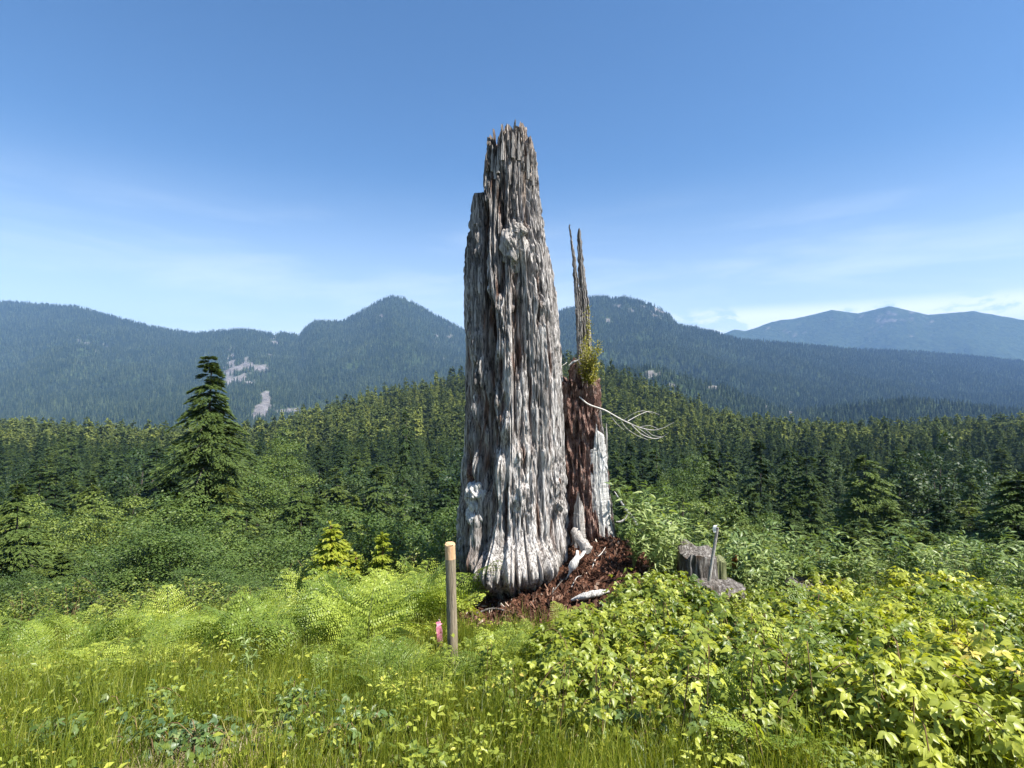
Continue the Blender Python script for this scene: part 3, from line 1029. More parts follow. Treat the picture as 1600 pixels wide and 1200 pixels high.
SNAG = thing('dead_tree', 'huge weathered grey dead tree trunk with a broken jagged top', 'dead tree', (wx(805), SY_, 0))
OX, OY = SNAG.location.x, SNAG.location.y
_sy = np.array([190, 240, 300, 320, 360, 380, 400, 450, 500, 560, 620, 700, 750, 800, 850, 900, 950, 1010], float)
_sl = np.array([748, 745, 742, 740, 737, 735, 733, 732, 731, 731, 729, 726, 722, 718, 716, 716, 716, 712], float)
_sr = np.array([830, 836, 840, 842, 846, 850, 856, 864, 868, 872, 877, 881, 883, 885, 888, 896, 908, 920], float)

BURLS = [  # px, py, sigma x, sigma y, height (m)
    (800, 858, 34, 22, 0.22), (772, 866, 22, 20, 0.09), (838, 862, 18, 18, 0.06), (840, 850, 22, 18, 0.05), (792, 660, 9, 13, 0.07), (783, 722, 8, 12, 0.05), (812, 700, 10, 9, 0.035),
    (803, 392, 16, 26, 0.06), (876, 790, 5, 9, 0.06), (866, 752, 7, 9, 0.035), (838, 482, 5, 7, 0.035), (809, 420, 8, 12, .03),
    (758, 770, 9, 30, .05), (749, 680, 5, 75, .03), (795, 560, 7, 60, .03), (850, 600, 14, 120, .03), (770, 610, 10, 20, .03), (800, 575, 5, 6, .03), (848, 700, 8, 12, .03), (760, 300, 5, 9, .02), (825, 262, 6, 8, .02), (812, 760, 11, 14, .04), (845, 800, 9, 12, .03),
]
CRACKS = [  # px, py from, py to, width px, depth m, wander px
    (767, 470, 850, 6, .085, 7), (729, 520, 900, 4, .05, 3), (806, 420, 600, 5, .055, 5), (780, 560, 700, 5, .06, 5), (783, 300, 470, 4, .045, 3),
    (757, 330, 560, 4.5, .085, 3), (768, 500, 640, 3.5, .06, 4), (787, 280, 480, 2.6, .05, 3), (822, 250, 400, 3.0, .06, 3), (812, 480, 580, 3.6, .07, 3), (802, 470, 560, 2.5, .05, 2),
    (741, 560, 760, 3.0, .06, 4), (753, 600, 790, 5.5, .10, 4), (760, 640, 860, 4.5, .075, 5), (838, 430, 520, 2.2, .045, 2), (850, 500, 700, 2.0, .04, 2), (868, 640, 800, 2.2, .04, 2),
    (828, 560, 700, 2.0, .035, 3), (805, 600, 680, 2.3, .045, 2), (838, 700, 850, 2.0, .04, 2), (786, 620, 700, 3.5, .05, 4), (857, 780, 850, 2.0, .04, 2), (770, 230, 330, 2.2, .05, 1),
    (792, 740, 830, 2.2, .04, 2), (815, 640, 740, 3.5, .05, 4), (748, 830, 950, 5, .08, 3), (768, 900, 960, 3, .05, 2),
]


def shell_xyz(th, Z, seed=0, scale=1.0):
    """outer surface of the trunk: position from angle and height"""
    py = 600 - (Z - CAMZ) / K
    L = np.interp(py, _sy, _sl)
    Rr = np.interp(py, _sy, _sr)
    cx = (L + Rr) / 2
    r = (Rr - L) / 2 * K * scale
    c, s = np.cos(th), np.sin(th)
    wob = 0.10 * perlin(c * 1.1, s * 1.1, Z * 0.7, 12)
    D = 0.030 * perlin(c * 1.6, s * 1.6, Z * 0.45, 11)
    m1 = np.tanh(6 * perlin(c * 4.2 + wob, s * 4.2, Z * 0.30, 13))
    m2 = np.tanh(6 * perlin(c * 10 + wob, s * 10, Z * 0.50, 14))
    m3 = np.tanh(5 * perlin(c * 21 + 2 * wob, s * 21, Z * 0.9, 15))
    m4 = perlin(c * 44, s * 44, Z * 13, 16)
    m5 = perlin(c * 15, s * 15, Z * 4.5, 17)
    fib = 1 - 2.4 * np.abs(perlin(c * 38 + 2 * wob, s * 38, Z * 1.5, 45))
    q1 = np.exp(-(perlin(c * 7 + 2 * wob, s * 7, Z * 0.30, 41) / 0.020) ** 2)
    q2 = np.exp(-(perlin(c * 17 + 3 * wob, s * 17, Z * 0.55, 42) / 0.045) ** 2) * ss(-.25, .15, perlin(c * 5, s * 5, Z * 1.7, 46))
    upper = ss(560, 380, py)
    chk = ss(0.05, 0.30, perlin(c * 3, s * 3, Z * 1.1, 47) + .15 * upper)
    _L = np.interp(py, _sy, _sl)
    _u = (_L + np.interp(py, _sy, _sr)) / 2 + c * (np.interp(py, _sy, _sr) - _L) / 2
    calm = 1 - 0.62 * np.exp(-0.5 * (((_u - 800) / 42) ** 2 + ((py - 862) / 30) ** 2)) * (s < 0.15)
    D = D + calm * (0.009 * m1 + 0.007 * m2 + 0.007 * m3 - 0.048 * q1 - 0.024 * q2) + 0.009 * fib + 0.009 * m4
    D = D + chk * 0.016 * np.tanh(4 * perlin(c * 20, s * 20, Z * 12, 44))
    D = D - (0.012 + 0.020 * upper) * ss(0.14, 0.32, m5)
    front = s < 0.15
    u = cx + c * (Rr - L) / 2          # screen px if it is at the front
    lens = 0.0
    for bx, by, sx, sy2, hh in BURLS:
        g = np.exp(-0.5 * (((u - bx) / sx) ** 2 + ((py - by) / sy2) ** 2)) * front
        D = D + hh * g * (1 + 0.12 * m3 + .15 * m2)
        if sy2 < 32:
            lens = lens + g
    crack = 0.0
    for kx, (bx, y0, y1, wd, dp, wn) in enumerate(CRACKS):
        xc = bx + wn * 1.8 * perlin(py * 0.02, kx * 3.1, 0, 18)
        e = ss(y0 - 12, y0 + 15, py) * ss(y1 + 12, y1 - 15, py)
        g = np.exp(-0.5 * ((u - xc) / wd) ** 2) * e * front
        D = D - dp * g
        crack = np.maximum(crack, g)
    # undercut below the big basal burl
    und = np.exp(-0.5 * (((u - 800) / 55) ** 2 + ((py - 922) / 24) ** 2)) * front
    D = D - 0.05 * und
    rad = r + D
    x = (cx - 800) * K + rad * c
    y = SY_ + rad * s * 1.0
    return x, y, dict(py=py, u=u, m1=m1, m2=m2, m3=m3, m5=m5, crack=crack, lens=lens, und=und, q=np.maximum(q1, q2 * .6))


def tooth_tops(nu, th, fn, n_stave, amp, seed):
    r = np.random.default_rng(seed)
    edges = np.sort(r.random(n_stave) * 2 * np.pi)
    k = np.searchsorted(edges, th) % n_stave
    off = r.normal(size=n_stave) * amp
    cen = np.append(edges, edges[0] + 2 * np.pi)
    mid = (cen[k] + cen[np.minimum(k + 1, n_stave)]) / 2
    wdt = np.maximum(np.abs(cen[np.minimum(k + 1, n_stave)] - cen[k]), 0.02)
    pt = np.clip(1 - np.abs(th - mid) / (wdt * .5), 0, 1)
    return fn(th) + off[k] - amp * 0.9 * pt + r.normal(size=nu) * amp * 0.10


def trunk_shell():
    nu, nv = 500, 620
    th = np.linspace(0, 2 * np.pi, nu, endpoint=False)
    th = th + 0.42 * np.cos(th)                     # finer where the trunk faces the lookout

    def fn(t):
        c, s = np.cos(t), np.sin(t)
        x = 790 + 50 * c
        f = np.interp(x, [738, 741, 757, 759, 771, 773, 780, 784, 800, 818, 822, 838, 842],
                      [318, 312, 312, 232, 230, 252, 240, 222, 214, 216, 240, 252, 270])
        b = np.interp(x, [738, 760, 762, 790, 794, 816, 820, 842], [340, 320, 262, 250, 206, 208, 250, 275])
        return np.where(s < 0.1, f, b)
    tops = tooth_tops(nu, th, fn, 64, 7.0, 5)
    ztop = wz(tops)
    z0 = wz(1010)
    v = np.linspace(0, 1, nv)
    TH, VV = np.meshgrid(th, v)
    Z = z0 + (ztop[None, :] - z0) * VV
    x, y, d = shell_xyz(TH, Z)
    # taper the teeth: thinner towards the tip
    V = np.stack([x - OX, y - OY, Z], -1)
    rings = [V]
    cxt = np.array([(790 - 800) * K - OX, 0.0])
    py_t = np.interp(tops, _sy, (_sl + _sr) / 2)
    tip = V[-1]
    for fr, dzz in ((0.93, -0.005), (0.84, -0.06), (0.74, -0.35), (0.66, -0.9), (0.3, -1.3)):
        q = tip.copy()
        cx = (py_t - 800) * K - OX
        q[:, 0] = cx + (q[:, 0] - cx) * fr
        q[:, 1] = q[:, 1] * fr
        q[:, 2] = q[:, 2] + dzz + 0.02 * perlin(th * 30, fr * 10, 0, 8)
        rings.append(q[None])
    V = np.concatenate(rings, 0)
    nr = V.shape[0]
    mb = MB()
    mb.add(V.reshape(-1, 3), grid_faces(nr, nu, True))
    me = mb.mesh('trunk', M['snag'], smooth=False)
    # colour: brownish grey above, silver below, white on the burls, red-brown in the deep checks
    py, u = d['py'], d['u']
    c, s = np.cos(TH), np.sin(TH)
    n1 = fbm(c * 5, s * 5, Z * 1.1, 4, 31)
    n2 = fbm(c * 12, s * 12, Z * 2.4, 3, 32)
    up = ss(620, 300, py)
    silver = ss(470, 800, py) * ss(740, 800, u)
    n3 = fbm(c * 26, s * 26, Z * 0.9, 3, 33)
    g = 1.08 + 0.16 * silver - 0.22 * up + 0.45 * n1 + 0.35 * n2 + 0.95 * n3 - 0.22 * ss(805, 748, u) + 0.08 * d['m3'] + 0.08 * d['m2'] - 0.35 * d['q']  # left side darker: weathering plus its shade, put into the colour
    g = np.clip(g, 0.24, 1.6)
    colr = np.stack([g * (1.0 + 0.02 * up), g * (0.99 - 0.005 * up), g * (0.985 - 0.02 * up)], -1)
    wh = np.clip(ss(0.35, 1.0, d['lens']) * ss(-.3, .3, n2 + 0.2), 0, 1)[..., None]
    colr = colr * (1 - wh * .8) + np.array([1.35, 1.33, 1.28]) * wh * .8
    red = (ss(0.35, 0.8, d['crack'] + 0.9 * n1) * (0.4 + 0.6 * ss(0, .25, n2)))[..., None]
    red = np.clip(red + (ss(0.30, 0.46, n1 + .25 * n2) * ss(280, 420, py) * ss(640, 520, py))[..., None] * .7, 0, 1)
    colr = colr * (1 - red) + np.array([0.42, 0.27, 0.21]) * red
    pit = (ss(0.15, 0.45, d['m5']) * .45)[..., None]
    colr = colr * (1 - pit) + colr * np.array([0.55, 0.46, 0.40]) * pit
    topn = ss(-0.55, 0, (ztop[None, :] - Z) * -1)[..., None] * ss(300, 250, py)[..., None]
    colr = colr * (1 - .35 * topn) + np.array([0.95, 0.80, 0.66]) * topn * .35
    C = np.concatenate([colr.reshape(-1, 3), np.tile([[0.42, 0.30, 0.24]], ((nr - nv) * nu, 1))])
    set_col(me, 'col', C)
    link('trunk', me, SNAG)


trunk_shell()


def jag_column(nu, nv, cxf, rxf, ryf, cy, ytop_fn, ybot, seed, rough, mat, name, parent, th0=0, th1=2 * np.pi, amp=6, label=None, col=None):
    """irregular upright column of wood with a toothed top"""
    th = np.linspace(th0, th1, nu, endpoint=False)
    tops = tooth_tops(nu, th, ytop_fn, 26, amp, seed)
    v = np.linspace(0, 1, nv)
    TH, VV = np.meshgrid(th, v)
    zt = wz(tops)[None, :]
    z0 = wz(ybot)
    Z = z0 + (zt - z0) * VV
    py = 600 - (Z - CAMZ) / K
    c, s = np.cos(TH), np.sin(TH)
    D = rough * (1.2 * perlin(c * 3, s * 3, Z * 1.5, seed) + 0.8 * (0.5 - np.abs(perlin(c * 7, s * 7, Z * 2.5, seed + 1)) * 2)
                 + 0.55 * np.tanh(5 * perlin(c * 6, s * 6, Z * 3.2, seed + 2)) + 0.30 * np.tanh(5 * perlin(c * 13, s * 13, Z * 8, seed + 5))
                 + 0.4 * perlin(c * 20, s * 20, Z * 14, seed + 3))
    x = (cxf(py) - 800) * K + (rxf(py) * K + D) * c
    y = cy + (ryf(py) * K + D) * s
    V = np.stack([x - OX, y - OY, Z], -1)
    tip = V[-1]
    ctr = tip.mean(0)
    rings = [V]
    for fr, dz in ((0.8, -0.03), (0.5, -0.10), (0.05, -0.16)):
        q = ctr + (tip - ctr) * np.array([fr, fr, 1])
        q[:, 2] = tip[:, 2] * fr + ctr[2] * (1 - fr) + dz
        rings.append(q[None])
    V = np.concatenate(rings, 0)
    mb = MB()
    mb.add(V.reshape(-1, 3), grid_faces(V.shape[0], nu, True))
    me = mb.mesh(name, mat, smooth=False)
    if col is not None:
        set_col(me, 'col', np.tile([col], (V.shape[0] * nu, 1)))
    o = link(name, me, parent)
    if label:
        o['label'] = label
    return o


# inner heartwood standing above the lower left shoulder
jag_column(150, 170, lambda p: np.interp(p, [200, 320, 500], [797, 798, 800]), lambda p: np.interp(p, [200, 230, 320, 500], [30, 37, 41, 46]),
           lambda p: np.interp(p, [200, 320, 500], [30, 38, 44]), SY_ + 0.02,
           lambda t: 232 + 14 * np.cos(t * 2 + 1) + 6 * np.sin(5 * t), 470, 61, 0.022, M['snag'], 'heartwood', SNAG, amp=13, col=(0.75, 0.64, 0.56))
# the rotten red side of the hollow tree
jag_column(190, 200, lambda p: np.interp(p, [590, 700, 800, 870, 960], [903, 909, 915, 920, 925]),
           lambda p: np.interp(p, [590, 650, 700, 800, 870, 960], [31, 32, 33, 36, 42, 50]),
           lambda p: np.interp(p, [590, 700, 870], [36, 40, 52]), SY_ + 0.20,
           lambda t: np.interp(903 + 34 * np.cos(t), [870, 884, 898, 902, 915, 930, 938], [600, 592, 606, 620, 596, 588, 596]) - 10 * (np.sin(t) > .3),
           990, 71, 0.042, M['rot'], 'rotten_core', SNAG, amp=6, label='crumbling red-brown rotten side of the trunk')


def slab(name, outline, Yf, thick, mat, seed, curve=0.0, label=None, relief=0.012, n=90, parent=SNAG, m=14, tilt=0.0, jag=0.0):
    """a split slab of wood: outline rows (py, left px, right px) from top to bottom, real thickness"""
    o = np.array(outline, float)
    pys = np.linspace(o[0, 0], o[-1, 0], n)
    Lp = np.interp(pys, o[:, 0], o[:, 1]) + 1.8 * perlin(pys * 0.12, seed, 0, seed) + 1.3 * perlin(pys * 0.4, seed, 0, seed + 1)
    Rp = np.interp(pys, o[:, 0], o[:, 2]) + 1.8 * perlin(pys * 0.12, seed + 5, 0, seed) + 1.3 * perlin(pys * 0.4, seed + 5, 0, seed + 1)
    t = np.linspace(0, 1, m)
    PY, T = np.meshgrid(pys, t, indexing='ij')
    kk = Yf / F
    x = (Lp[:, None] + (Rp - Lp)[:, None] * T - 800) * kk
    if jag:
        fr_ = (PY - pys[0]) / (pys[-1] - pys[0])
        PY = PY + jag * np.clip(1.6 * perlin(T * 5.3 + seed, 0.5, 0, seed + 7) + .35, 0, 1.3) * (1 - fr_) ** 5
    z = CAMZ + (600 - PY) * kk
    bulge = curve * (1 - (2 * T - 1) ** 2)
    rel = relief * (1 - 2.4 * np.abs(perlin(T * 4 + seed, PY * 0.012, 0, seed + 2))) + relief * .6 * perlin(T * 9, PY * .04, 0, seed + 3)
    edge = np.sin(np.pi * T) ** 0.4
    yf = Yf - bulge - rel * edge - tilt * (T - .5)
    yb = yf + thick * (0.35 + 0.65 * edge)
    fr = np.stack([x - OX, yf - OY, z], -1)
    bk = np.stack([x - OX, yb - OY, z], -1)[:, ::-1]
    V = np.concatenate([fr, bk], 1)          # ring round each row
    mb = MB()
    nc = 2 * m
    mb.add(V.reshape(-1, 3), grid_faces(n, nc, True))
    for row in (0, n - 1):
        ring = V[row]
        q = [[i, i + 1, nc - 2 - i, nc - 1 - i] for i in range(m - 1)]
        if row == 0:
            q = [f[::-1] for f in q]
        mb.add(ring, q)
    ob = link(name, mb.mesh(name, mat, smooth=False), parent)
    if label:
        ob['label'] = label
    return ob


slab('sapwood_slab', [(662, 930, 933), (672, 922, 944), (700, 920, 948), (760, 921, 951), (820, 926, 957), (862, 924, 966)], SY_ - 0.06, 0.05, M['silver'], 3, 0.03,
     'silver-white sheet of bare wood on the right side of the hollow', 0.016, n=140, m=26, jag=34, tilt=-0.07)
slab('sapwood_slab', [(768, 903, 906), (790, 897, 912), (850, 893, 916), (872, 890, 918)], SY_ - 0.17, 0.04, M['spire'], 5, 0.03, 'grey upright sliver of wood in front of the rotten side', 0.01, m=11, jag=22)
slab('sapwood_slab', [(583, 927, 931), (600, 924, 935), (640, 930, 939), (662, 934, 941), (690, 936, 947), (760, 942, 952), (830, 948, 962), (868, 950, 972)], SY_ + 0.10, 0.06, M['spike'], 7, 0.0,
     'dark narrow outer edge of the hollow side', 0.015, m=7)
slab('spire', [(351, 889.5, 891), (372, 891, 893.5), (400, 894, 899), (450, 897, 905), (500, 900, 909), (550, 902, 912), (592, 901, 915)], SY_ + 0.10, 0.06, M['spike'], 9, 0.0,
     'thin dark leftmost spike of split wood standing above the hollow', 0.012, m=8)
slab('spire', [(357, 904, 906), (366, 902, 908), (400, 903, 911), (440, 904, 916), (480, 905, 921), (530, 904, 924), (612, 902, 927)], SY_ + 0.16, 0.09, M['spike'], 11, 0.012,
     'taller broad pale spike of split wood above the hollow', 0.016, m=12)
slab('broken_shard', [(558, 896, 898), (566, 892, 902), (580, 889, 907), (640, 888, 912)], SY_ + 0.02, 0.07, M['rot'], 13, 0.0, 'short dark red broken shard beside the spikes', 0.02, m=7)
slab('broken_shard', [(596, 876, 880), (604, 873, 893), (660, 874, 896)], SY_ - 0.02, 0.09, M['rot'], 14, 0.02, 'blocky reddish broken lip next to the grey trunk', 0.03, m=8)
mbp = MB()
tube(mbp, [tuple(px(888, 572, SY_ - .06) - SNAG.location), tuple(px(895, 566, SY_ - .08) - SNAG.location), tuple(px(905, 562, SY_ - .02) - SNAG.location)], [.006, .014, .008], 6, rough=.2)
link('pale_splinter', mbp.mesh('pale_splinter', M['pale']), SNAG)

# loose slivers along the broken rim
for i, (x, ty, by, w, dy) in enumerate([(763, 224, 275, 4, -.25), (769, 226, 268, 4, -.30), (785, 203, 250, 4, -.36), (796, 198, 250, 3.5, -.30), (801, 206, 246, 4, -.37), (811, 205, 250, 4, -.32),
                                        (817, 206, 255, 3.5, -.28), (825, 232, 280, 4, -.30), (833, 245, 290, 3.5, -.24), (745, 309, 350, 7, -.24), (739, 318, 370, 3.5, -.12),
                                        (736, 378, 430, 4, -.10), (848, 368, 420, 3, -.18), (856, 395, 450, 3.5, -.16), (733, 400, 470, 3, -.08), (838, 254, 300, 3, -.12), (778, 232, 270, 4, -.33),
                                        (806, 212, 240, 3.5, -.2), (791, 210, 240, 4, .1), (774, 244, 280, 4, -.3), (729, 625, 720, 3, -.05), (948, 662, 720, 3, -.02), (917, 668, 700, 3, -.08)]):
    slab('splinter', [(ty, x - .5, x + .6), ((ty + by) / 2, x - w * .45, x + w * .5), (by, x - w * .6, x + w * .6)], SY_ + dy, 0.03, M['spire'], 20 + i, 0, None, 0.005, n=9, m=4)


def gnarl(name, x, y, Yc, rx, ry, rz_, seed, mat, parent=SNAG, label=None, swirl=3.0, hole=None, origin=None, rough=.22):
    """knotty lump with twisting ridges"""
    n, m = 60, 44
    ph = np.linspace(0, np.pi, m)
    th = np.linspace(0, 2 * np.pi, n, endpoint=False)
    PH, TH = np.meshgrid(ph, th, indexing='ij')
    vx, vy, vz = np.sin(PH) * np.cos(TH), np.sin(PH) * np.sin(TH), np.cos(PH)
    tw = TH + swirl * vz
    rid = 1 - 2.2 * np.abs(perlin(np.cos(tw) * 3 + seed, np.sin(tw) * 3, vz * 1.2, seed))
    lump = perlin(vx * 1.7 + seed, vy * 1.7, vz * 1.7, seed + 4)
    fine = perlin(vx * 8, vy * 8, vz * 8, seed + 5)
    rr = 1 + rough * rid + 0.45 * lump + 0.08 * fine
    if hole:
        for hx, hz, hs, hd in hole:
            rr = rr - hd * np.exp(-0.5 * (((vx - hx) / hs) ** 2 + ((vz - hz) / hs) ** 2)) * (vy < 0)
    k = Yc / F
    c = px(x, y, Yc) - Vector(origin if origin is not None else SNAG.location)
    V = np.stack([c.x + vx * rr * rx * k, c.y + vy * rr * rz_, c.z + vz * rr * ry * k], -1)
    mb = MB()
    mb.add(V.reshape(-1, 3), grid_faces(m, n, True))
    o = link(name, mb.mesh(name, mat), parent)
    if label:
        o['label'] = label
    return o


gnarl('burl', 804, 386, SY_ - 0.38, 17, 29, 0.11, 3, M['spire'], label='knotted pale burl with dark hollows high on the trunk', hole=[(.25, .1, .28, .75), (-.1, .62, .2, .5), (.35, -.45, .2, .45)], rough=.30, swirl=.7)
gnarl('burl', 812, 362, SY_ - 0.40, 9, 9, 0.07, 8, M['spire'], label='small curled knot above the high burl', hole=[(0, 0, .3, .6)], rough=.3)
gnarl('burl', 744, 772, SY_ - 0.37, 14, 17, 0.10, 12, M['silver'], label='upper white gnarled knot on the lower left of the trunk', hole=[(.1, -.55, .3, .5)], rough=.34, swirl=.8)
gnarl('burl', 745, 803, SY_ - 0.37, 13, 19, 0.10, 17, M['silver'], label='lower white gnarled knot on the lower left of the trunk', hole=[(.3, .5, .25, .5)], rough=.36, swirl=.8)
gnarl('knot', 875, 790, SY_ - 0.42, 5, 8, 0.05, 22, M['spire'], hole=[(-.1, -.2, .4, .5)])
mbp = MB()
tube(mbp, spline([tuple(px(898, 830, SY_ - .25) - SNAG.location), tuple(px(905, 843, SY_ - .42) - SNAG.location), tuple(px(914, 854, SY_ - .58) - SNAG.location), tuple(px(919, 860, SY_ - .66) - SNAG.location)], 16),
     np.interp(np.linspace(0, 1, 16), [0, .6, .9, 1], [.045, .052, .056, .036]), 16, rough=.22, seed=5)
link('root_stub', mbp.mesh('root_stub', M['spire']), SNAG)['label'] = 'round broken root end poking out above the mound'
gnarl('knot', 738, 742, SY_ - 0.28, 7, 13, 0.05, 29, M['rot'], rough=.35)

# ------------------------------------------------------------------ mound of crumbled wood
def build_mound():
    xs = np.linspace(-1.2, 2.6, 300)
    ys = np.linspace(3.9, 7.5, 260)
    Yg, Xg = np.meshgrid(ys, xs, indexing='ij')
    Z = ground_z(Xg, Yg)
    rough = 0.10 * fbm(Xg * 3.5, Yg * 3.5, 0, 5, 81, 0.6) + 0.05 * np.abs(perlin(Xg * 9, Yg * 9, 0, 82)) + 0.03 * perlin(Xg * 26, Yg * 26, 0, 83)
    e = np.sqrt(((Xg - 0.50) / 1.42) ** 2 + ((Yg - 5.65) / 1.42) ** 2) + 0.12 * fbm(Xg * 2, Yg * 2, 0, 3, 84)
    Z = Z + rough * 1.1 + 0.04 - 0.5 * ss(0.82, 1.1, e)
    mb = MB()
    mb.add(np.stack([Xg, Yg, Z], -1), grid_faces(len(ys), len(xs)))
    link('mound', mb.mesh('mound', M['mound'], smooth=False), kind='structure')
    return Xg, Yg, Z, e


mX, mY, mZ, mE = build_mound()


def chip_mesh(seed):
    r = np.random.default_rng(seed)
    a = np.array([[-1, -1, -1], [1, -1, -1], [1, 1, -1], [-1, 1, -1], [-1, -1, 1], [1, -1, 1], [1, 1, 1], [-1, 1, 1]], float) * [0.6, .18, .09]
    a += r.normal(size=a.shape) * [0.10, .07, .05]
    f = [[0, 3, 2, 1], [4, 5, 6, 7], [0, 1, 5, 4], [1, 2, 6, 5], [2, 3, 7, 6], [3, 0, 4, 7]]
    mb = MB()
    mb.add(a, f)
    return mb.mesh('chip', M['chip'], smooth=False)


sel = np.argwhere(mE < 0.98)
pick = sel[RNG.integers(0, len(sel), 9000)]
P = np.stack([mX[pick[:, 0], pick[:, 1]], mY[pick[:, 0], pick[:, 1]], mZ[pick[:, 0], pick[:, 1]] + 0.006], 1) + RNG.normal(size=(9000, 3)) * [0.008, .008, .004]
s = 0.010 + 0.055 * RNG.random(9000) ** 6.0
scatter('wood_debris', [proto('chip_source', chip_mesh(q)) for q in range(5)], P, RNG.random((9000, 3)) * 6.28, np.stack([s * 1.5, s, s * (.6 + RNG.random(9000))], 1),
        label='dark red crumbled wood chips heaped round the foot of the dead tree', cat='wood debris')


_gx, _gy = np.linspace(-16, 16, 641), np.linspace(1.0, 10.0, 361)
_GZ = ground_z(*np.meshgrid(_gx, _gy))


def gz0(X, Y):
    if not (-15.9 < X < 15.9 and 1.01 < Y < 9.9):
        return float(ground_z(X, Y))
    i, j = (Y - 1.0) / 0.025, (X + 16) / 0.05
    a, b = int(i), int(j)
    f, g = i - a, j - b
    return float((_GZ[a, b] * (1 - f) + _GZ[a + 1, b] * f) * (1 - g) + (_GZ[a, b + 1] * (1 - f) + _GZ[a + 1, b + 1] * f) * g)


def gz(X, Y):
    """height of the mound/ground surface"""
    if mX[0, 0] <= X <= mX[0, -1] and mY[0, 0] <= Y <= mY[-1, 0]:
        i = int((Y - mY[0, 0]) / (mY[-1, 0] - mY[0, 0]) * (mY.shape[0] - 1))
        j = int((X - mX[0, 0]) / (mX[0, -1] - mX[0, 0]) * (mX.shape[1] - 1))
        return max(float(mZ[i, j]), gz0(X, Y))
    return gz0(X, Y)


def ray_ground(x, y, Y0=2.5, Y1=9.0):
    """where the line of sight through a pixel meets the ground"""
    for Y in np.arange(Y0, Y1, 0.02):
        X = (x - 800) / F * Y
        if CAMZ + (600 - y) / F * Y <= gz(X, Y):
            return float(X), float(Y), gz(X, Y)
    return (x - 800) / F * Y1, Y1, gz((x - 800) / F * Y1, Y1)


def one(name, label, cat, me, loc, group=None):
    o = link(name, me)
    o.location = loc
    o['label'] = label
    o['category'] = cat
    if group:
        o['group'] = group
    return o


# bone-white forked piece of wood lying against the mound
def pale_piece():
    X0, Y0, Z0 = ray_ground(886, 906)
    o = Vector((X0, Y0, Z0))

    def q(x, y, dy):
        return tuple(px(x, y, Y0 + dy) - o)
    mb = MB()
    tube(mb, spline([q(884, 906, -.03), q(890, 895, -.05), q(894, 886, -.06), q(899, 877, -.05), q(902, 869, -.02), q(902, 860, .03)], 22),
         np.interp(np.linspace(0, 1, 22), [0, .25, .38, .5, .62, .8, 1], [.004, .014, .038, .044, .036, .02, .012]), 12, rough=.12, seed=4, flat=.45)
    tube(mb, spline([q(897, 880, -.05), q(904, 872, -.02), q(910, 866, .02), q(913, 861, .05)], 14), np.interp(np.linspace(0, 1, 14), [0, .4, 1], [.03, .026, .017]), 10, rough=.15, seed=6, flat=.5)
    one('driftwood_piece', 'bone-white forked piece of wood leaning on the red mound', 'wood', mb.mesh('driftwood_piece', M['pale']), o)


pale_piece()


def log_at(name, label, pts, rads, mat, dy=0.0, n=10, rough=.15, seed=1, flat=1.0, cat='log', group=None):
    ps = []
    for (x, y) in pts:
        X, Y, Z = ray_ground(x, y)
        ps.append(Vector((X, Y, Z + dy)))
    o = ps[0].copy()
    sp = spline([p - o for p in ps], 18)
    mb = MB()
    tube(mb, sp, np.interp(np.linspace(0, 1, 18), np.linspace(0, 1, len(rads)), rads), n, rough=rough, seed=seed, flat=flat)
    return one(name, label, cat, mb.mesh(name, mat), o, group)


log_at('log', 'short weathered grey log lying on the red mound above the leaves', [(893, 944), (915, 939), (935, 933), (952, 932)], [.014, .034, .042, .036, .012], M['pale'], 0.03, flat=.8)
log_at('stick', 'thin curved pale stick on the mound right of the white forked piece', [(925, 892), (930, 880), (940, 868), (946, 862)], [.004, .006, .005, .003], M['twig'], .02, 5, cat='stick')
log_at('stick', 'short pale stick below the white forked piece', [(893, 922), (901, 907), (909, 903)], [.003, .005, .003], M['twig'], .02, 5, cat='stick')
log_at('stick', 'dark stick half buried in chips at the left of the mound', [(800, 905), (830, 893), (852, 884)], [.006, .009, .005], M['stump'], .03, 6, cat='stick')
log_at('stick', 'long brown stick slanting down the middle of the mound', [(862, 936), (878, 915), (890, 905)], [.004, .006, .003], M['stump'], .03, 5, cat='stick')
log_at('stick', 'dead branch lying in chips behind the round post', [(745, 965), (770, 957), (800, 962)], [.008, .01, .005], M['stump'], .03, 6, cat='stick')

# dead branch leaning out to the right of the trunk
def branch_obj(name, label, segs, Yb, mat, cat='branch', n=6):
    o = px(*segs[0][0][0][:2], Yb)
    mb = MB()
    for pts, rads in segs:
        P = [px(p[0], p[1], Yb + (p[2] if len(p) > 2 else 0)) - o for p in pts]
        m = max(8, 5 * len(P))
        tube(mb, spline(P, m), np.interp(np.linspace(0, 1, m), np.linspace(0, 1, len(rads)), rads), n, rough=.12, seed=len(P))
    return one(name, label, cat, mb.mesh(name, mat), o)


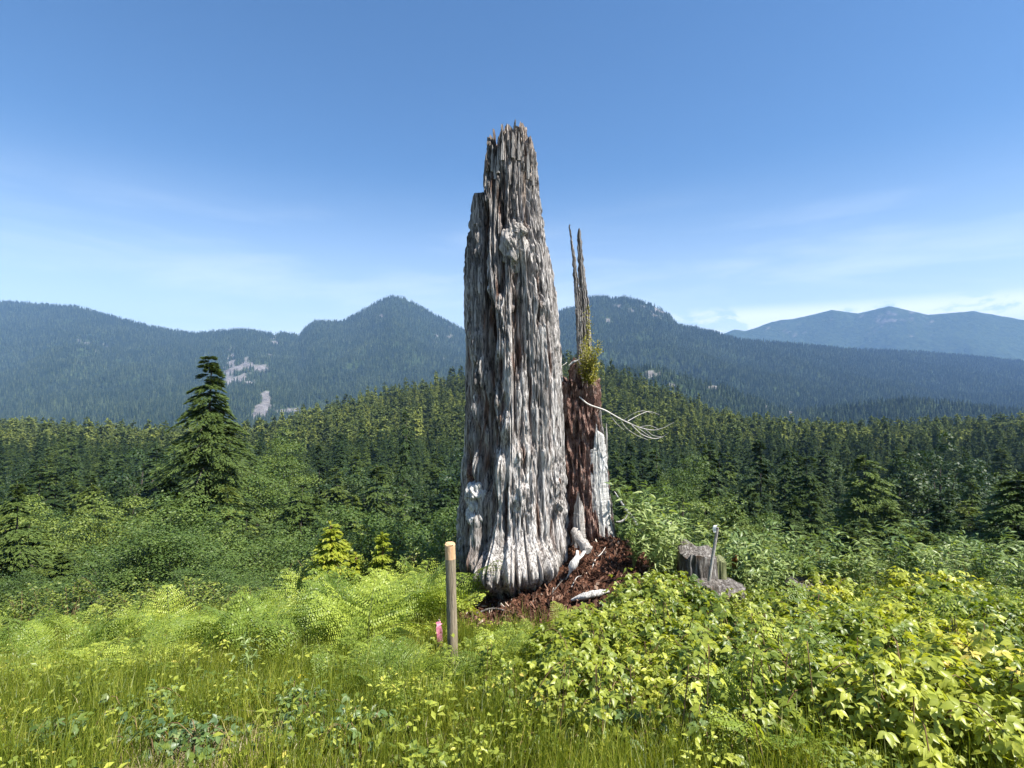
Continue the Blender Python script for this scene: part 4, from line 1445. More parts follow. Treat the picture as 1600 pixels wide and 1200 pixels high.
branch_obj('dead_branch', 'bleached forked dead branch slanting beside the foot of the trunk',
           [([(1012, 850, -.1), (1002, 832, -.05), (990, 811), (976, 793), (968, 780), (960, 768)], [.024, .02, .017, .014, .009, .004]),
            ([(981, 803), (977, 810), (970, 815), (963, 815)], [.009, .010, .012, .006])], 6.1, M['pale'])
tw = 0.0042
branch_obj('dead_branch', 'thin bleached twiggy branch sticking out right from the rotten side of the trunk',
           [([(905, 620, .12), (920, 632, .05), (945, 641), (970, 655), (985, 662)], [.009, .009, .008, .007, .006]),
            ([(985, 662), (1000, 668, -.1), (1020, 672, -.15), (1035, 669, -.2), (1053, 660, -.25)], [.005, .005, .004, .003, .002]),
            ([(985, 662), (1002, 678, .05), (1020, 685, .05), (1034, 683, .05), (1045, 676)], [.005, .004, .004, .003, .0015]),
            ([(981, 658), (995, 650, .1), (1006, 645, .15), (1016, 643, .2), (1030, 648, .2)], [.004, .003, .003, .002, .0015]),
            ([(975, 656), (990, 646, -.1), (1005, 642, -.1), (1020, 646)], [.003, .002, .002, .0015]),
            ([(968, 652), (978, 668), (995, 680), (1012, 687)], [.003, .0025, .002, .0015]),
            ([(996, 668), (1010, 678), (1018, 684)], [.0025, .002, .0015]), ([(1008, 670), (1020, 680), (1036, 683)], [.0025, .002, .0015]),
            ([(1000, 667), (1015, 665), (1030, 671)], [.002, .002, .0012]), ([(950, 643), (962, 660), (975, 672)], [.002, .002, .0012])], 6.0, M['twig'], n=4)
branch_obj('dead_branch', 'fine pale twig between the trunk and the spikes', [([(886, 566, .1), (879, 571), (872, 574)], [.003, .002, .001])], 6.1, M['twig'], n=4)
for pts, lab in (([(1066, 870), (1049, 822, .1), (1053, 795, .1)], 'thin bare grey twig rising from the shrubs, nearest the stump'),
                 ([(1060, 850), (1046, 818), (1034, 796)], 'thin bare grey twig bent left among the shrubs'),
                 ([(1018, 850), (1017, 820), (1018, 788)], 'thin straight bare twig just right of the bleached branch')):
    branch_obj('twig', lab, [(pts, [.005, .004, .002])], 6.3, M['spire'], n=4, cat='twig')

# ------------------------------------------------------------------ posts, stakes, stumps
def post():
    Y = 3.9
    b, t = px(708, 1034, Y), px(703, 848, Y)
    root = thing('wooden_post', 'round wooden post with a fresh tan top standing in front of the trunk', 'post', b)
    ax = (t - b)
    rr = 8.0 * Y / F

    def seg(z0, z1, nm, mat, chamfer):
        mb = MB()
        n = 28
        ks = list(np.linspace(z0, z1, 14))
        pts = [ax * k for k in ks]
        rad = [rr * (1 + .02 * math.sin(k * 9)) for k in ks]
        if chamfer:
            pts[-1] = ax * (z1 - 0.012)
            pts.append(ax * z1)
            rad.append(rr * 0.86)
        tube(mb, pts, rad, n, rough=.025, seed=3)
        return link(nm, mb.mesh(nm, mat), root)
    for a0, k0, k1 in ((-1.9, .12, .55), (-1.2, .45, .84), (-2.5, .3, .7)):
        mb = MB()
        pts = [ax * k + Vector((math.cos(a0 + .15 * math.sin(k * 20)), math.sin(a0 + .15 * math.sin(k * 20)), 0)) * rr * .985 for k in np.linspace(k0, k1, 12)]
        tube(mb, pts, [.0004] + [.0016] * 10 + [.0004], 5)
        link('drying_crack', mb.mesh('drying_crack', M['stump']), root)
    seg(-0.25, 0.865, 'shaft', M['post'], False)
    seg(0.866, 1.0, 'bare_top', M['post_top'], True)


post()

M['pink'] = noise_mat('pink_flagging', [(0, (0.62, 0.13, 0.24)), (1, (0.85, 0.42, 0.50))], scale=60, rough=0.4, bump=0.1, spec=0.4)
M['white'] = noise_mat('white_flagging', [(0, (0.7, 0.7, 0.72)), (1, (0.85, 0.85, 0.85))], scale=60, rough=0.4, bump=0.1, spec=0.4)


def ribbon(mb, pts, w, seed=1):
    P = spline(pts, 16)
    V = []
    for i, p in enumerate(P):
        a = 0.22 * math.sin(i * .45 + seed)
        d = Vector((math.cos(a), math.sin(a), 0)) * w * .5
        for sgn in (-1, 1):
            V.append(p + d * sgn)
    V = np.array([list(v) for v in V])
    f = [[2 * i, 2 * i + 1, 2 * i + 3, 2 * i + 2] for i in range(len(P) - 1)]
    off = np.array([0.0, 0.0012, 0])
    mb.add(V, f)
    mb.add(V + off, [q[::-1] for q in f])


def stake_pink():
    Y = 4.15
    b = px(688, 1022, Y)
    root = thing('survey_stake', 'short survey stake wrapped in pink flagging tape left of the round post', 'stake', b)
    mb = MB()
    tube(mb, [(0, 0, -.15), tuple((px(686, 968, Y) - b))], [.008, .008], 4)
    link('stick', mb.mesh('stick', M['post']), root)
    mb = MB()
    ribbon(mb, [px(684, 972, Y - .02) - b, px(688, 984, Y - .03) - b, px(689, 998, Y - .03) - b, px(688, 1010, Y - .02) - b], .030, 2)
    ribbon(mb, [px(689, 974, Y - .025) - b, px(684, 980, Y - .035) - b, px(685, 992, Y - .035) - b, px(686, 1004, Y - .03) - b], .024, 4)
    tube(mb, [tuple(px(686, 971, Y) - b), tuple(px(686, 976, Y) - b)], [.012, .012], 8)
    link('pink_ribbon', mb.mesh('pink_ribbon', M['pink']), root)


stake_pink()


def stump_right():
    Yc = 5.4
    cx = 1122
    zb = px(0, 1010, Yc).z
    root = thing('tree_stump', 'old grey notched tree stump half hidden by shrubs at the right', 'stump', ((cx - 800) / F * Yc, Yc, zb))
    o = root.location

    def body(nm, xc, yc, rx_px, ry, ytop, ybot, seed, mat, dome=.10, tiltx=0.0, sq=0.0, nu=90, nv=60, rough=.03, topfn=None):
        th = np.linspace(0, 2 * np.pi, nu, endpoint=False)
        k = yc / F
        zt, z0 = px(0, ytop, yc).z, px(0, ybot, yc).z
        v = np.linspace(0, 1, nv)
        TH, V = np.meshgrid(th, v)
        c, s = np.cos(TH), np.sin(TH)
        if sq:
            e = 1.0 / np.maximum(np.abs(c) ** 4 + np.abs(s) ** 4, 1e-6) ** 0.25
            e = 1 + sq * (e - 1)
        else:
            e = 1.0
        top = zt + (tiltx * c) + 0.05 * perlin(c * 1.5 + seed, s * 1.5, 0, seed)
        if topfn is not None:
            top = top + topfn(c, s)
        Z = z0 + (top - z0) * V
        D = rough * (1 - 2.2 * np.abs(perlin(c * 5, s * 5, Z * 1.2, seed))) + rough * .5 * perlin(c * 14, s * 14, Z * 4, seed + 1) + rough * .8 * perlin(c * 1.6, s * 1.6, Z * 1.6, seed + 2)
        rad = (1 + 0.10 * (1 - V)) * e
        x = (xc - 800) * k + (rx_px * k * rad + D) * c
        y = yc + (ry * rad + D) * s
        A = np.stack([x, y, Z], -1)
        rings = [A]
        tip = A[-1]
        ctr = tip.mean(0)
        for fr in (0.93, 0.8, 0.6, 0.35, 0.02):
            q = ctr + (tip - ctr) * fr
            q[:, 2] = tip[:, 2] * fr + ctr[2] * (1 - fr) + dome * (1 - fr ** 2) * .6 + .02 * perlin(q[:, 0] * 14, q[:, 1] * 14, 0, seed)
            rings.append(q[None])
        A = np.concatenate(rings, 0) - np.array(list(o))
        mb = MB()
        mb.add(A.reshape(-1, 3), grid_faces(A.shape[0], nu, True))
        return link(nm, mb.mesh(nm, mat), root)
    body('stump_base', 1127, Yc, 33, .24, 915, 1030, 3, M['stump'], .10, -.02)
    body('stump_base', 1095, Yc - .05, 20, .18, 908, 1020, 9, M['stump'], .06)
    body('stump_block', 1088, Yc + .12, 25, .17, 862, 905, 5, M['stump'], .05, -.05, .5, rough=.022, topfn=lambda c, s: 0.05 * (s > 0) - .07 * (c < -.6))
    body('stump_block', 1120, Yc + .16, 9, .12, 872, 903, 7, M['mosswood'], .02, -.02, .8, nu=50, nv=30, rough=.012)
    return root


stump_right()


def stake_grey():
    Y = 5.12
    b = px(1109, 900, Y)
    root = thing('survey_stake', 'leaning grey stake with a white tag at its top standing on the stump', 'stake', b)
    mb = MB()
    ax = px(1121, 824, Y) - b
    tube(mb, [ax * -.1, ax * .3, ax * .6, ax * 1.0], [.017, .017, .016, .015], 4, seed=2, rough=.02)
    link('shaft', mb.mesh('shaft', M['spire']), root)
    mb = MB()
    ribbon(mb, [px(1123, 821, Y - .02) - b, px(1118, 821, Y - .04) - b, px(1116, 826, Y - .04) - b, px(1117, 832, Y - .03) - b], .028, 1)
    link('white_tag', mb.mesh('white_tag', M['white']), root)


stake_grey()


def rusty_post():
    Y = 6.4
    b = px(1150, 930, Y)
    root = thing('old_post', 'small rotten post with an orange top and mossy foot behind the stump', 'post', b)
    mb = MB()
    tube(mb, [(0, 0, -.2), (0, 0, .05), tuple(px(1149, 888, Y) - b)], [.04, .038, .036], 12, rough=.2, seed=3)
    link('mossy_foot', mb.mesh('mossy_foot', M['mosswood']), root)
    mb = MB()
    tube(mb, [tuple(px(1149, 890, Y) - b), tuple(px(1148, 880, Y) - b), tuple(px(1148, 868, Y) - b)], [.036, .034, .026], 12, rough=.25, seed=5)
    link('orange_top', mb.mesh('orange_top', M['rust']), root)


rusty_post()

for (x, y, r_, hh, lab) in ((1258, 950, .20, .34, 'small grey stump among brambles at the right edge of the shrubs'),):
    X_, Y_, Z_ = ray_ground(x, y + 12)
    mb = MB()
    th = np.linspace(0, 2 * np.pi, 50, endpoint=False)
    V = np.linspace(0, 1, 20)
    TH, VV = np.meshgrid(th, V)
    top = hh + .05 * perlin(np.cos(TH) * 3, np.sin(TH) * 3, 0, 5)
    rr_ = r_ * (1.15 - .2 * VV) + .02 * perlin(np.cos(TH) * 5, np.sin(TH) * 5, VV, 6)
    A = np.stack([rr_ * np.cos(TH), rr_ * np.sin(TH), -.2 + (top + .2) * VV], -1)
    A = np.concatenate([A, (A[-1:] * [.6, .6, 1]) + [0, 0, .02], A[-1:] * [.02, .02, 1] + [0, 0, -.03]], 0)
    mb.add(A.reshape(-1, 3), grid_faces(A.shape[0], 50, True))
    one('tree_stump', lab, 'stump', mb.mesh('tree_stump', M['stump']), (X_, Y_, Z_))


# ------------------------------------------------------------------ plants
def leaf_shape(mb, base, d, n, L, W, mat=0, tint=0.5, curl=0.15, pts=((0.0, 0.10), (0.22, 0.85), (0.48, 1.0), (0.78, 0.52), (1.0, 0.02)), fold=0.16):
    """pointed leaf with a folded midrib"""
    d = Vector(d).normalized()
    n = Vector(n)
    n = (n - d * n.dot(d)).normalized()
    s = d.cross(n)
    V = []
    for t, w in pts:
        c = Vector(base) + d * L * t - n * curl * L * t * t
        V.append(c - s * W * .5 * w + n * fold * W * w)
        V.append(c)
        V.append(c + s * W * .5 * w + n * fold * W * w)
    f = []
    for i in range(len(pts) - 1):
        a = 3 * i
        f += [[a, a + 1, a + 4, a + 3], [a + 1, a + 2, a + 5, a + 4]]
    mb.add([list(v) for v in V], f, mat, tint)


def trifoliate(seed, size, mat, n=3):
    r = random.Random(seed)
    mb = MB()
    d = Vector((1, 0, 0.05))
    tube(mb, [(0, 0, 0), (size * .5, 0, .02 * size)], [size * .02, size * .015], 3, mat=1, cap=False)
    c = Vector((size * .5, 0, .02 * size))
    for k, a in enumerate([0, 62, -62, 105, -105][:n]):
        L = size * (1.0 if k == 0 else 0.82) * r.uniform(.9, 1.1)
        dd = Matrix.Rotation(R(a + r.uniform(-8, 8)), 3, 'Z') @ Vector((1, 0, r.uniform(-.25, .1)))
        leaf_shape(mb, c, dd, (r.uniform(-.2, .2), r.uniform(-.2, .2), 1), L, L * .60, 0, 0.5 + r.uniform(-.2, .2), r.uniform(.1, .5))
    return mb.mesh('leaf', [mat, M['stalk']], smooth=True)


def single_leaf(seed, L, W, mat, curl):
    r = random.Random(seed)
    mb = MB()
    leaf_shape(mb, (0, 0, 0), (1, 0, 0), (0, r.uniform(-.2, .2), 1), L, W, 0, 0.5 + r.uniform(-.3, .3), curl)
    return mb.mesh('leaf', mat, smooth=True)


def orient(d, n):
    """rotation whose x axis is d and z axis near n"""
    d = Vector(d).normalized()
    n = Vector(n)
    n = (n - d * n.dot(d))
    n.normalize()
    s = n.cross(d)
    return Matrix((d, s, n)).transposed()


def dome_plant(seed, rad, hgt, ncane, nleaf, meshes, cane_mat, name, label, cat, group, size_rng=(.8, 1.25), as_objects=True, canew=.0035, up=0.75, fill=0.35, extra=0):
    """low thicket plant: arching canes and leaves spread through a dome"""
    r = random.Random(seed)
    root = thing(name, label, cat, (0, 0, 0), group)
    tips = []
    for k in range(ncane):
        a = r.random() * 6.28
        q = r.uniform(.5, 1.0)
        e = Vector((math.cos(a) * rad * q, math.sin(a) * rad * q, hgt * r.uniform(.35, 1.0) * (1 - .45 * q)))
        mid = Vector((e.x * .45, e.y * .45, hgt * r.uniform(.6, .95)))
        P = spline([(r.uniform(-.05, .05), r.uniform(-.05, .05), -.05), tuple(mid), tuple(e)], 9)
        mb = MB()
        tube(mb, P, np.linspace(canew, canew * .4, 9), 4, cap=False)
        link('cane', mb.mesh('cane', cane_mat), root)
        tips.append(P)
    joined = MB()
    for k in range(nleaf + extra):
        if r.random() < 0.35:
            P = r.choice(tips)
            i = r.randrange(3, len(P))
            p = P[i] + Vector((r.gauss(0, .02), r.gauss(0, .02), r.gauss(0, .02)))
        else:
            a = r.random() * 6.28
            q = r.random() ** .5
            z = hgt * (1 - q ** 2.2 * .8) * r.uniform(fill, 1.05)
            p = Vector((math.cos(a) * q * rad, math.sin(a) * q * rad, z))
        az = r.random() * 6.28
        outw = Vector((p.x, p.y, 0)) * (0.6 / rad)
        d = Vector((math.cos(az), math.sin(az), r.uniform(-.45, .25))) + outw * .5
        n = Vector((r.gauss(0, .6), r.gauss(0, .6), 1)) * up + outw * .7
        s = r.uniform(*size_rng)
        me = meshes[r.randrange(len(meshes))]
        mat = Matrix.Translation(p) @ orient(d, n).to_4x4() @ Matrix.Scale(s, 4)
        if as_objects and k < nleaf:
            o = link('leaf', me, root)
            o.matrix_local = mat
        else:
            if as_objects:
                mat = Matrix.Translation(p * .96) @ orient(d, n).to_4x4() @ Matrix.Scale(s * .72, 4)
            A = MESHCACHE(me)
            V = (np.c_[A[0], np.ones(len(A[0]))] @ np.array(mat).T)[:, :3]
            joined.add(V, A[1], 0, r.random())
    if joined.n:
        o = link('foliage', joined.mesh('foliage', meshes[0].materials[0]), root)
        o['kind'] = 'stuff'
    return root


_mc = {}


def MESHCACHE(me):
    if me.name not in _mc:
        V = np.empty(len(me.vertices) * 3, np.float32)
        me.vertices.foreach_get('co', V)
        me.calc_loop_triangles()
        T = np.empty(len(me.loop_triangles) * 3, np.int32)
        me.loop_triangles.foreach_get('vertices', T)
        _mc[me.name] = (V.reshape(-1, 3), T.reshape(-1, 3))
    return _mc[me.name]


bram_leaves = [trifoliate(i, .040, M['bramble']) for i in range(4)]
bram_dull = [trifoliate(10 + i, .040, M['bramble_dull']) for i in range(3)]
will_leaves = [single_leaf(i, .105, .028, M['willow'], c) for i, c in enumerate((.25, .5, .8, .1))]
huck_leaves = [single_leaf(20 + i, .04, .020, M['huck'], c) for i, c in enumerate((.1, .3))]


def frond_mesh(seed, L=0.75, arch=0.5, npair=11, npin=7, mat=None, bend=0.0):
    """bracken frond: bare stalk, then opposite pinnae carrying small pinnules"""
    r = np.random.default_rng(seed)
    mb = MB()
    t = np.linspace(0, 1, 16)
    x = L * (0.12 * t + 0.78 * arch * t ** 2)
    z = L * (0.92 * t - (0.52 + .22 * bend) * arch * t ** 2.3)
    y = L * 0.05 * np.sin(t * 2 + seed)
    P = np.stack([x, y, z], 1)
    tube(mb, P, np.linspace(.0032, .0010, 16), 4, mat=1, cap=False)
    Cs, Ds, Ss, Ls, Ws, Ts = [], [], [], [], [], []
    for k in range(npair):
        s = 0.30 + 0.70 * (k / npair)
        i = s * 15
        i0 = min(int(i), 14)
        p = P[i0] * (1 - (i - i0)) + P[i0 + 1] * (i - i0)
        tg = P[i0 + 1] - P[i0]
        tg /= np.linalg.norm(tg)
        nrm = np.cross(tg, [0, 1, 0])
        nrm /= np.linalg.norm(nrm)
        if nrm[2] < 0:
            nrm = -nrm
        q = (s - .30) / .70
        pl = L * 0.40 * (1 - q) ** 0.85 * (0.62 + .38 * min(1, q * 4 + .45)) + 0.012
        for sg in (-1, 1):
            tiltp = r.normal() * .35
            dirp = np.array([0, sg, 0]) * 0.9 + tg * (0.30 + .25 * q) - nrm * 0.12 * (1 + r.normal() * .5)
            dirp /= np.linalg.norm(dirp)
            nr2 = nrm + tg * tiltp
            side = np.cross(nr2, dirp)
            spc = L * .70 / npair
            m = max(4, int(pl / .020))
            for j in range(m):
                f = (j + .6) / m
                b = p + dirp * pl * f - nrm * pl * .18 * f * f
                ll = min(spc * .60, pl * .5) * (1 - f) ** .5 * (0.75 + .4 * r.random()) + .005
                for s2 in (-1, 1):
                    dd = side * s2 * .9 + dirp * .5 - nrm * .15 + r.normal(size=3) * .08
                    Cs.append(b)
                    Ds.append(dd)
                    Ss.append(dirp + nrm * r.normal() * .25)
                    Ls.append(ll)
                    Ws.append(.015 * (0.8 + .5 * r.random()))
                    Ts.append(np.clip(.25 + .55 * r.random() + .2 * f, 0, 1))
    kites(mb, np.array(Cs), np.array(Ds), np.array(Ss), np.array(Ls), np.array(Ws), 0, np.array(Ts))
    return mb.mesh('frond', [mat or M['fern'], M['stalk']], smooth=False)


fronds = [frond_mesh(i, .86, a, bend=b) for i, (a, b) in enumerate(((.34, .3), (.60, .8), (.85, 1.0), (.48, .1)))]


def fern(label, group, n, seed):
    r = random.Random(seed)
    root = thing('bracken_fern', label, 'fern', (0, 0, 0), group)
    a0 = r.random() * 6.28
    for k in range(n):
        o = link('frond', fronds[r.randrange(4)], root)
        o.location = (r.uniform(-.05, .05), r.uniform(-.05, .05), -.03)
        o.rotation_euler = (r.gauss(0, .12), r.gauss(0, .12), a0 + k * 6.28 / n + r.gauss(0, .35))
        s = r.uniform(.7, 1.15)
        o.scale = (s, s, s)
    return root


fern_src = [fern('x', 'x', n, 300 + n + i) for i, n in enumerate((4, 5, 6, 3, 5))]
used_src = set()


import re
_COLS = [(140, 'at the far left'), (320, 'left of the left grass'), (420, 'at the left end of the fern bank'), (490, 'left of the young conifer'), (560, 'below the young conifer'),
         (625, 'below the slim sapling'), (690, 'left of the pink stake'), (745, 'around the round post'), (810, 'below the basal burl'), (880, 'below the dark core of the trunk'),
         (940, 'below the grey log'), (1000, 'below the white slab'), (1060, 'left of the stump'), (1110, 'below the leaning stake'), (1170, 'below the stump'),
         (1230, 'right of the stump'), (1290, 'by the small edge stump'), (1400, 'beyond the small edge stump'), (1500, 'towards the far right'), (99999, 'at the far right')]
_DEP = [(3.1, 'nearest row'), (3.7, 'second row'), (4.3, 'third row'), (4.9, 'fourth row'), (5.5, 'fifth row'), (6.2, 'sixth row'), (7.0, 'back row'), (99, 'hindmost row')]
_KINDS = {'bracken_fern': 'bracken ferns', 'bramble_bush': 'bramble bushes', 'bramble_shoot': 'bramble shoots', 'willow_shrub': 'pale narrow-leaved shrubs', 'bank_shrub': 'leafy bank shrubs'}


def place_label(label, X, Y, name, s):
    base = re.split(r' (?:in|at|between|below|under|right|far|behind|rising|crowding|just|beside|standing|high|on|among|with|near) ', ' ' + label + ' ')[0].strip()
    x = X / Y * F + 800
    col = next(c[1] for c in _COLS if x < c[0])
    dep = next(c[1] for c in _DEP if Y < c[0])
    base = base.replace('small ', '')
    size = 'small' if s < .6 else ('large' if s > .95 else 'mid-sized')
    kd = _KINDS.get(name.split('.')[0], 'plants')
    return f'{size} {base}, {dep}, {col}'.replace('yellow-leaved', 'yellow'), f'{kd}, {dep}, {col}'


def put(srcs, X, Y, s, label, group, sink=0.0, tilt=0.08, zscale=1.0, keep=False):
    i = random.randrange(len(srcs))
    src = srcs[i]
    if not keep:
        label, group = place_label(label, X, Y, src.name, s)
    loc = (X, Y, gz(X, Y) - sink)
    rot = (random.gauss(0, tilt), random.gauss(0, tilt), random.random() * 6.28)
    if src.name not in used_src:
        used_src.add(src.name)
        src.location, src.rotation_euler, src.scale = loc, rot, (s, s, s * zscale)
        src['label'], src['group'] = label, group
        return src
    return dup(src, loc, rot, (s, s, s * zscale), label, group)


def drop_unused(srcs):
    for s in srcs:
        if s.name not in used_src:
            for c in list(s.children):
                bpy.data.objects.remove(c)
            bpy.data.objects.remove(s)


def scatter_px(n, poly, Yr=None, mind=0.0, okf=None):
    """random ground spots whose line of sight falls in a pixel box (x0,x1,y0,y1)"""
    res = []
    tries = 0
    while len(res) < n and tries < n * 30:
        tries += 1
        x, y = random.uniform(poly[0], poly[1]), random.uniform(poly[2], poly[3])
        X, Y, Z = ray_ground(x, y)
        if okf and not okf(x, y):
            continue
        if Yr and not (Yr[0] <= Y <= Yr[1]):
            continue
        if all((X - a) ** 2 + (Y - b) ** 2 > mind ** 2 for a, b in res):
            res.append((X, Y))
    return res


# ferns: the bank at the left, clumps in the grass, single plants on the mound, off to both sides
for (n, box, sr, lab, grp, md) in (
        (22, (330, 560, 985, 1035), (.62, .95), 'bright green bracken fern in the bank at the left edge of the lookout', 'bracken ferns in the left bank', .20),
        (15, (540, 690, 975, 1045), (.75, 1.05), 'bright bracken fern between the left bank and the round post', 'bracken ferns left of the round post', .22),
        (26, (480, 700, 930, 975), (.85, 1.15), 'bright bracken fern high in the bank behind the left ferns', 'bracken ferns high in the bank', .22),
        (7, (545, 640, 1060, 1110), (.45, .6), 'yellow-green bracken fern rising from the grass in the left foreground', 'bracken ferns in the left grass', .18),
        (9, (640, 720, 1050, 1095), (.35, .5), 'small bracken fern at the foot of the round post', 'bracken ferns at the foot of the round post', .15),
        (8, (735, 860, 1045, 1085), (.40, .6), 'small blue-green bracken fern below the red mound', 'bracken ferns below the red mound', .2),
        (7, (1150, 1250, 1120, 1260), (.5, .75), 'fine bracken fern among the brambles in the lower right corner', 'bracken ferns in the lower right brambles', .25),
        (22, (0, 320, 985, 1080), (.6, .95), 'bracken fern in the far left bank beyond the grass', 'bracken ferns far left', .28),
        (18, (1270, 1600, 980, 1150), (.55, .9), 'bracken fern in the thicket far to the right', 'bracken ferns far right', .3)):
    for (X, Y) in scatter_px(n, box, mind=md, okf=lambda x, y: not (610 < x < 770 and 1000 < y < 1080)):
        put(fern_src, X, Y, random.uniform(*sr), lab, grp)
for (x, y, s, lab) in ((893, 992, .42, 'single green fern frond tuft on the red mound below the grey log'), (835, 1030, .42, 'pale fern tuft on the lower edge of the red mound'),
                       (752, 1035, .45, 'yellow-green fern tuft right of the round post')):
    X, Y, Z = ray_ground(x, y)
    o = put(fern_src, X, Y, s, lab, 'fern tufts on the red mound', keep=True)

# brambles
def bram_ok(x, y):
    if y < np.interp(x, [700, 780, 860, 930, 1000, 1250], [1105, 1105, 1095, 1045, 965, 955]):
        return False
    return not (1085 < x < 1185 and y < 1062)


bram_src = [dome_plant(400 + i, .36, .34, 7, 80, bram_leaves, M['cane'], 'bramble_bush', 'x', 'bramble', 'x', extra=110) for i in range(3)]
bram_far = [dome_plant(420 + i, .40, .42, 8, 420, bram_leaves, M['cane'], 'bramble_bush', 'x', 'bramble', 'x', as_objects=False) for i in range(4)]
dull_src = [dome_plant(440 + i, .24, .24, 6, 50, bram_dull, M['cane'], 'bramble_bush', 'x', 'bramble', 'x', extra=60) for i in range(2)]
for (n, box, sr, lab, grp, md, far) in (
        (26, (930, 1250, 1050, 1330), (.75, 1.1), 'yellow-green bramble bush in the thicket filling the lower right', 'brambles in the lower right thicket', .24, False),
        (46, (900, 1260, 985, 1130), (.8, 1.15), 'bright bramble bush in the thicket around the grey stump', 'brambles around the stump', .2, True),
        (26, (985, 1260, 945, 1010), (.6, .9), 'bright bramble bush on the slope right of the red mound', 'brambles on the slope right of the mound', .2, True),
        (9, (770, 900, 1090, 1230), (.5, .8), 'low bramble bush with yellow leaves in the grass below the mound', 'brambles in the central grass', .22, False),
        (4, (740, 860, 1090, 1120), (.45, .6), 'small yellow-green bramble sprig at the lower edge of the red mound', 'bramble sprigs below the mound', .2, False),
        (6, (600, 760, 1110, 1260), (.35, .6), 'small yellow-leaved bramble sprig in the grass in front of the round post', 'bramble sprigs in the front grass', .25, False),
        (3, (380, 420, 1060, 1130), (.35, .5), 'small bramble sprig near the left edge of the grass', 'bramble sprigs at the left', .3, False),
        (26, (1270, 1640, 960, 1200), (.9, 1.3), 'bramble bush in the thicket far to the right', 'brambles far right', .3, True),
        (10, (1270, 1640, 1150, 1400), (.9, 1.2), 'yellow-green bramble bush in the right foreground', 'brambles in the right foreground', .3, True)):
    for (X, Y) in scatter_px(n, box, mind=md, okf=bram_ok):
        put(bram_far if far else bram_src, X, Y, random.uniform(*sr), lab, grp, sink=.04)
for (X, Y) in scatter_px(8, (1000, 1075, 965, 1015), mind=.12):
    put(bram_far, X, Y, random.uniform(.95, 1.2), 'bright leafy bramble bush', 'x', sink=.04)
for (X, Y) in scatter_px(14, (900, 1250, 1060, 1260), mind=.2, okf=bram_ok):
    put(dull_src, X, Y, random.uniform(.9, 1.3), 'dull green bramble bush', 'x', sink=.02)
shoot_src = [dome_plant(460 + i, .13, .62, 2, 46, bram_leaves, M['cane'], 'bramble_shoot', 'x', 'bramble', 'x', fill=.25, up=.6) for i in range(3)]
for (n, box, sr, lab, grp) in ((16, (930, 1250, 1050, 1250), (.7, 1.1), 'upright leafy bramble shoot standing out of the lower right thicket', 'bramble shoots in the lower right thicket'),
                               (8, (900, 1060, 975, 1060), (.6, .95), 'upright bramble shoot beside the red mound', 'bramble shoots beside the mound'),
                               (5, (760, 900, 1100, 1200), (.5, .8), 'upright yellow-green bramble shoot in the grass below the mound', 'bramble shoots below the mound'),
                               (8, (1270, 1600, 1020, 1250), (.8, 1.1), 'upright bramble shoot far to the right', 'bramble shoots far right')):
    for (X, Y) in scatter_px(n, box, mind=.18, okf=bram_ok):
        put(shoot_src, X, Y, random.uniform(*sr), lab, grp)
for (n, box, sr, lab, grp) in ((5, (440, 560, 1130, 1240), (.8, 1.0), 'broad-leaved dull green bramble bush in the left foreground grass', 'dull green brambles in the left foreground'),
                               (2, (590, 640, 1085, 1120), (.5, .7), 'small dull green bramble under the left grass fern', 'dull brambles under the fern'),
                               (4, (60, 330, 1100, 1300), (.8, 1.1), 'dull green bramble bush far left in the foreground', 'dull brambles far left')):
    for (X, Y) in scatter_px(n, box, mind=.2):
        put(dull_src, X, Y, random.uniform(*sr), lab, grp, sink=.03)


# tall willowy shrubs round the stump
def willow_shrub(seed, hgt, spread, nstem, nleaf, as_objects=True):
    r = random.Random(seed)
    root = thing('willow_shrub', 'x', 'shrub', (0, 0, 0), 'x')
    joined = MB()
    for k in range(nstem):
        a = r.random() * 6.28
        q = r.uniform(.2, 1) * spread
        h = hgt * r.uniform(.6, 1.05)
        P = spline([(0, 0, -.05), (math.cos(a) * q * .35, math.sin(a) * q * .35, h * .55), (math.cos(a) * q, math.sin(a) * q, h)], 14)
        mb = MB()
        tube(mb, P, np.linspace(.005, .0015, 14), 4, cap=False)
        link('stem', mb.mesh('stem', M['stalk']), root)
        for j in range(nleaf):
            f = r.uniform(.22, 1.0)
            i = min(int(f * 13), 12)
            p = P[i].lerp(P[i + 1], f * 13 - i)
            az = j * 2.4 + r.random()
            d = Vector((math.cos(az), math.sin(az), r.uniform(.1, .9)))
            s = r.uniform(.65, 1.15)
            mat = Matrix.Translation(p) @ orient(d, (r.gauss(0, .3), r.gauss(0, .3), 1)).to_4x4() @ Matrix.Scale(s, 4)
            me = will_leaves[r.randrange(4)]
            if as_objects:
                o = link('leaf', me, root)
                o.matrix_local = mat
            else:
                A = MESHCACHE(me)
                joined.add((np.c_[A[0], np.ones(len(A[0]))] @ np.array(mat).T)[:, :3], A[1], 0, r.random())
    if not as_objects:
        o = link('foliage', joined.mesh('foliage', M['willow']), root)
        o['kind'] = 'stuff'
    return root


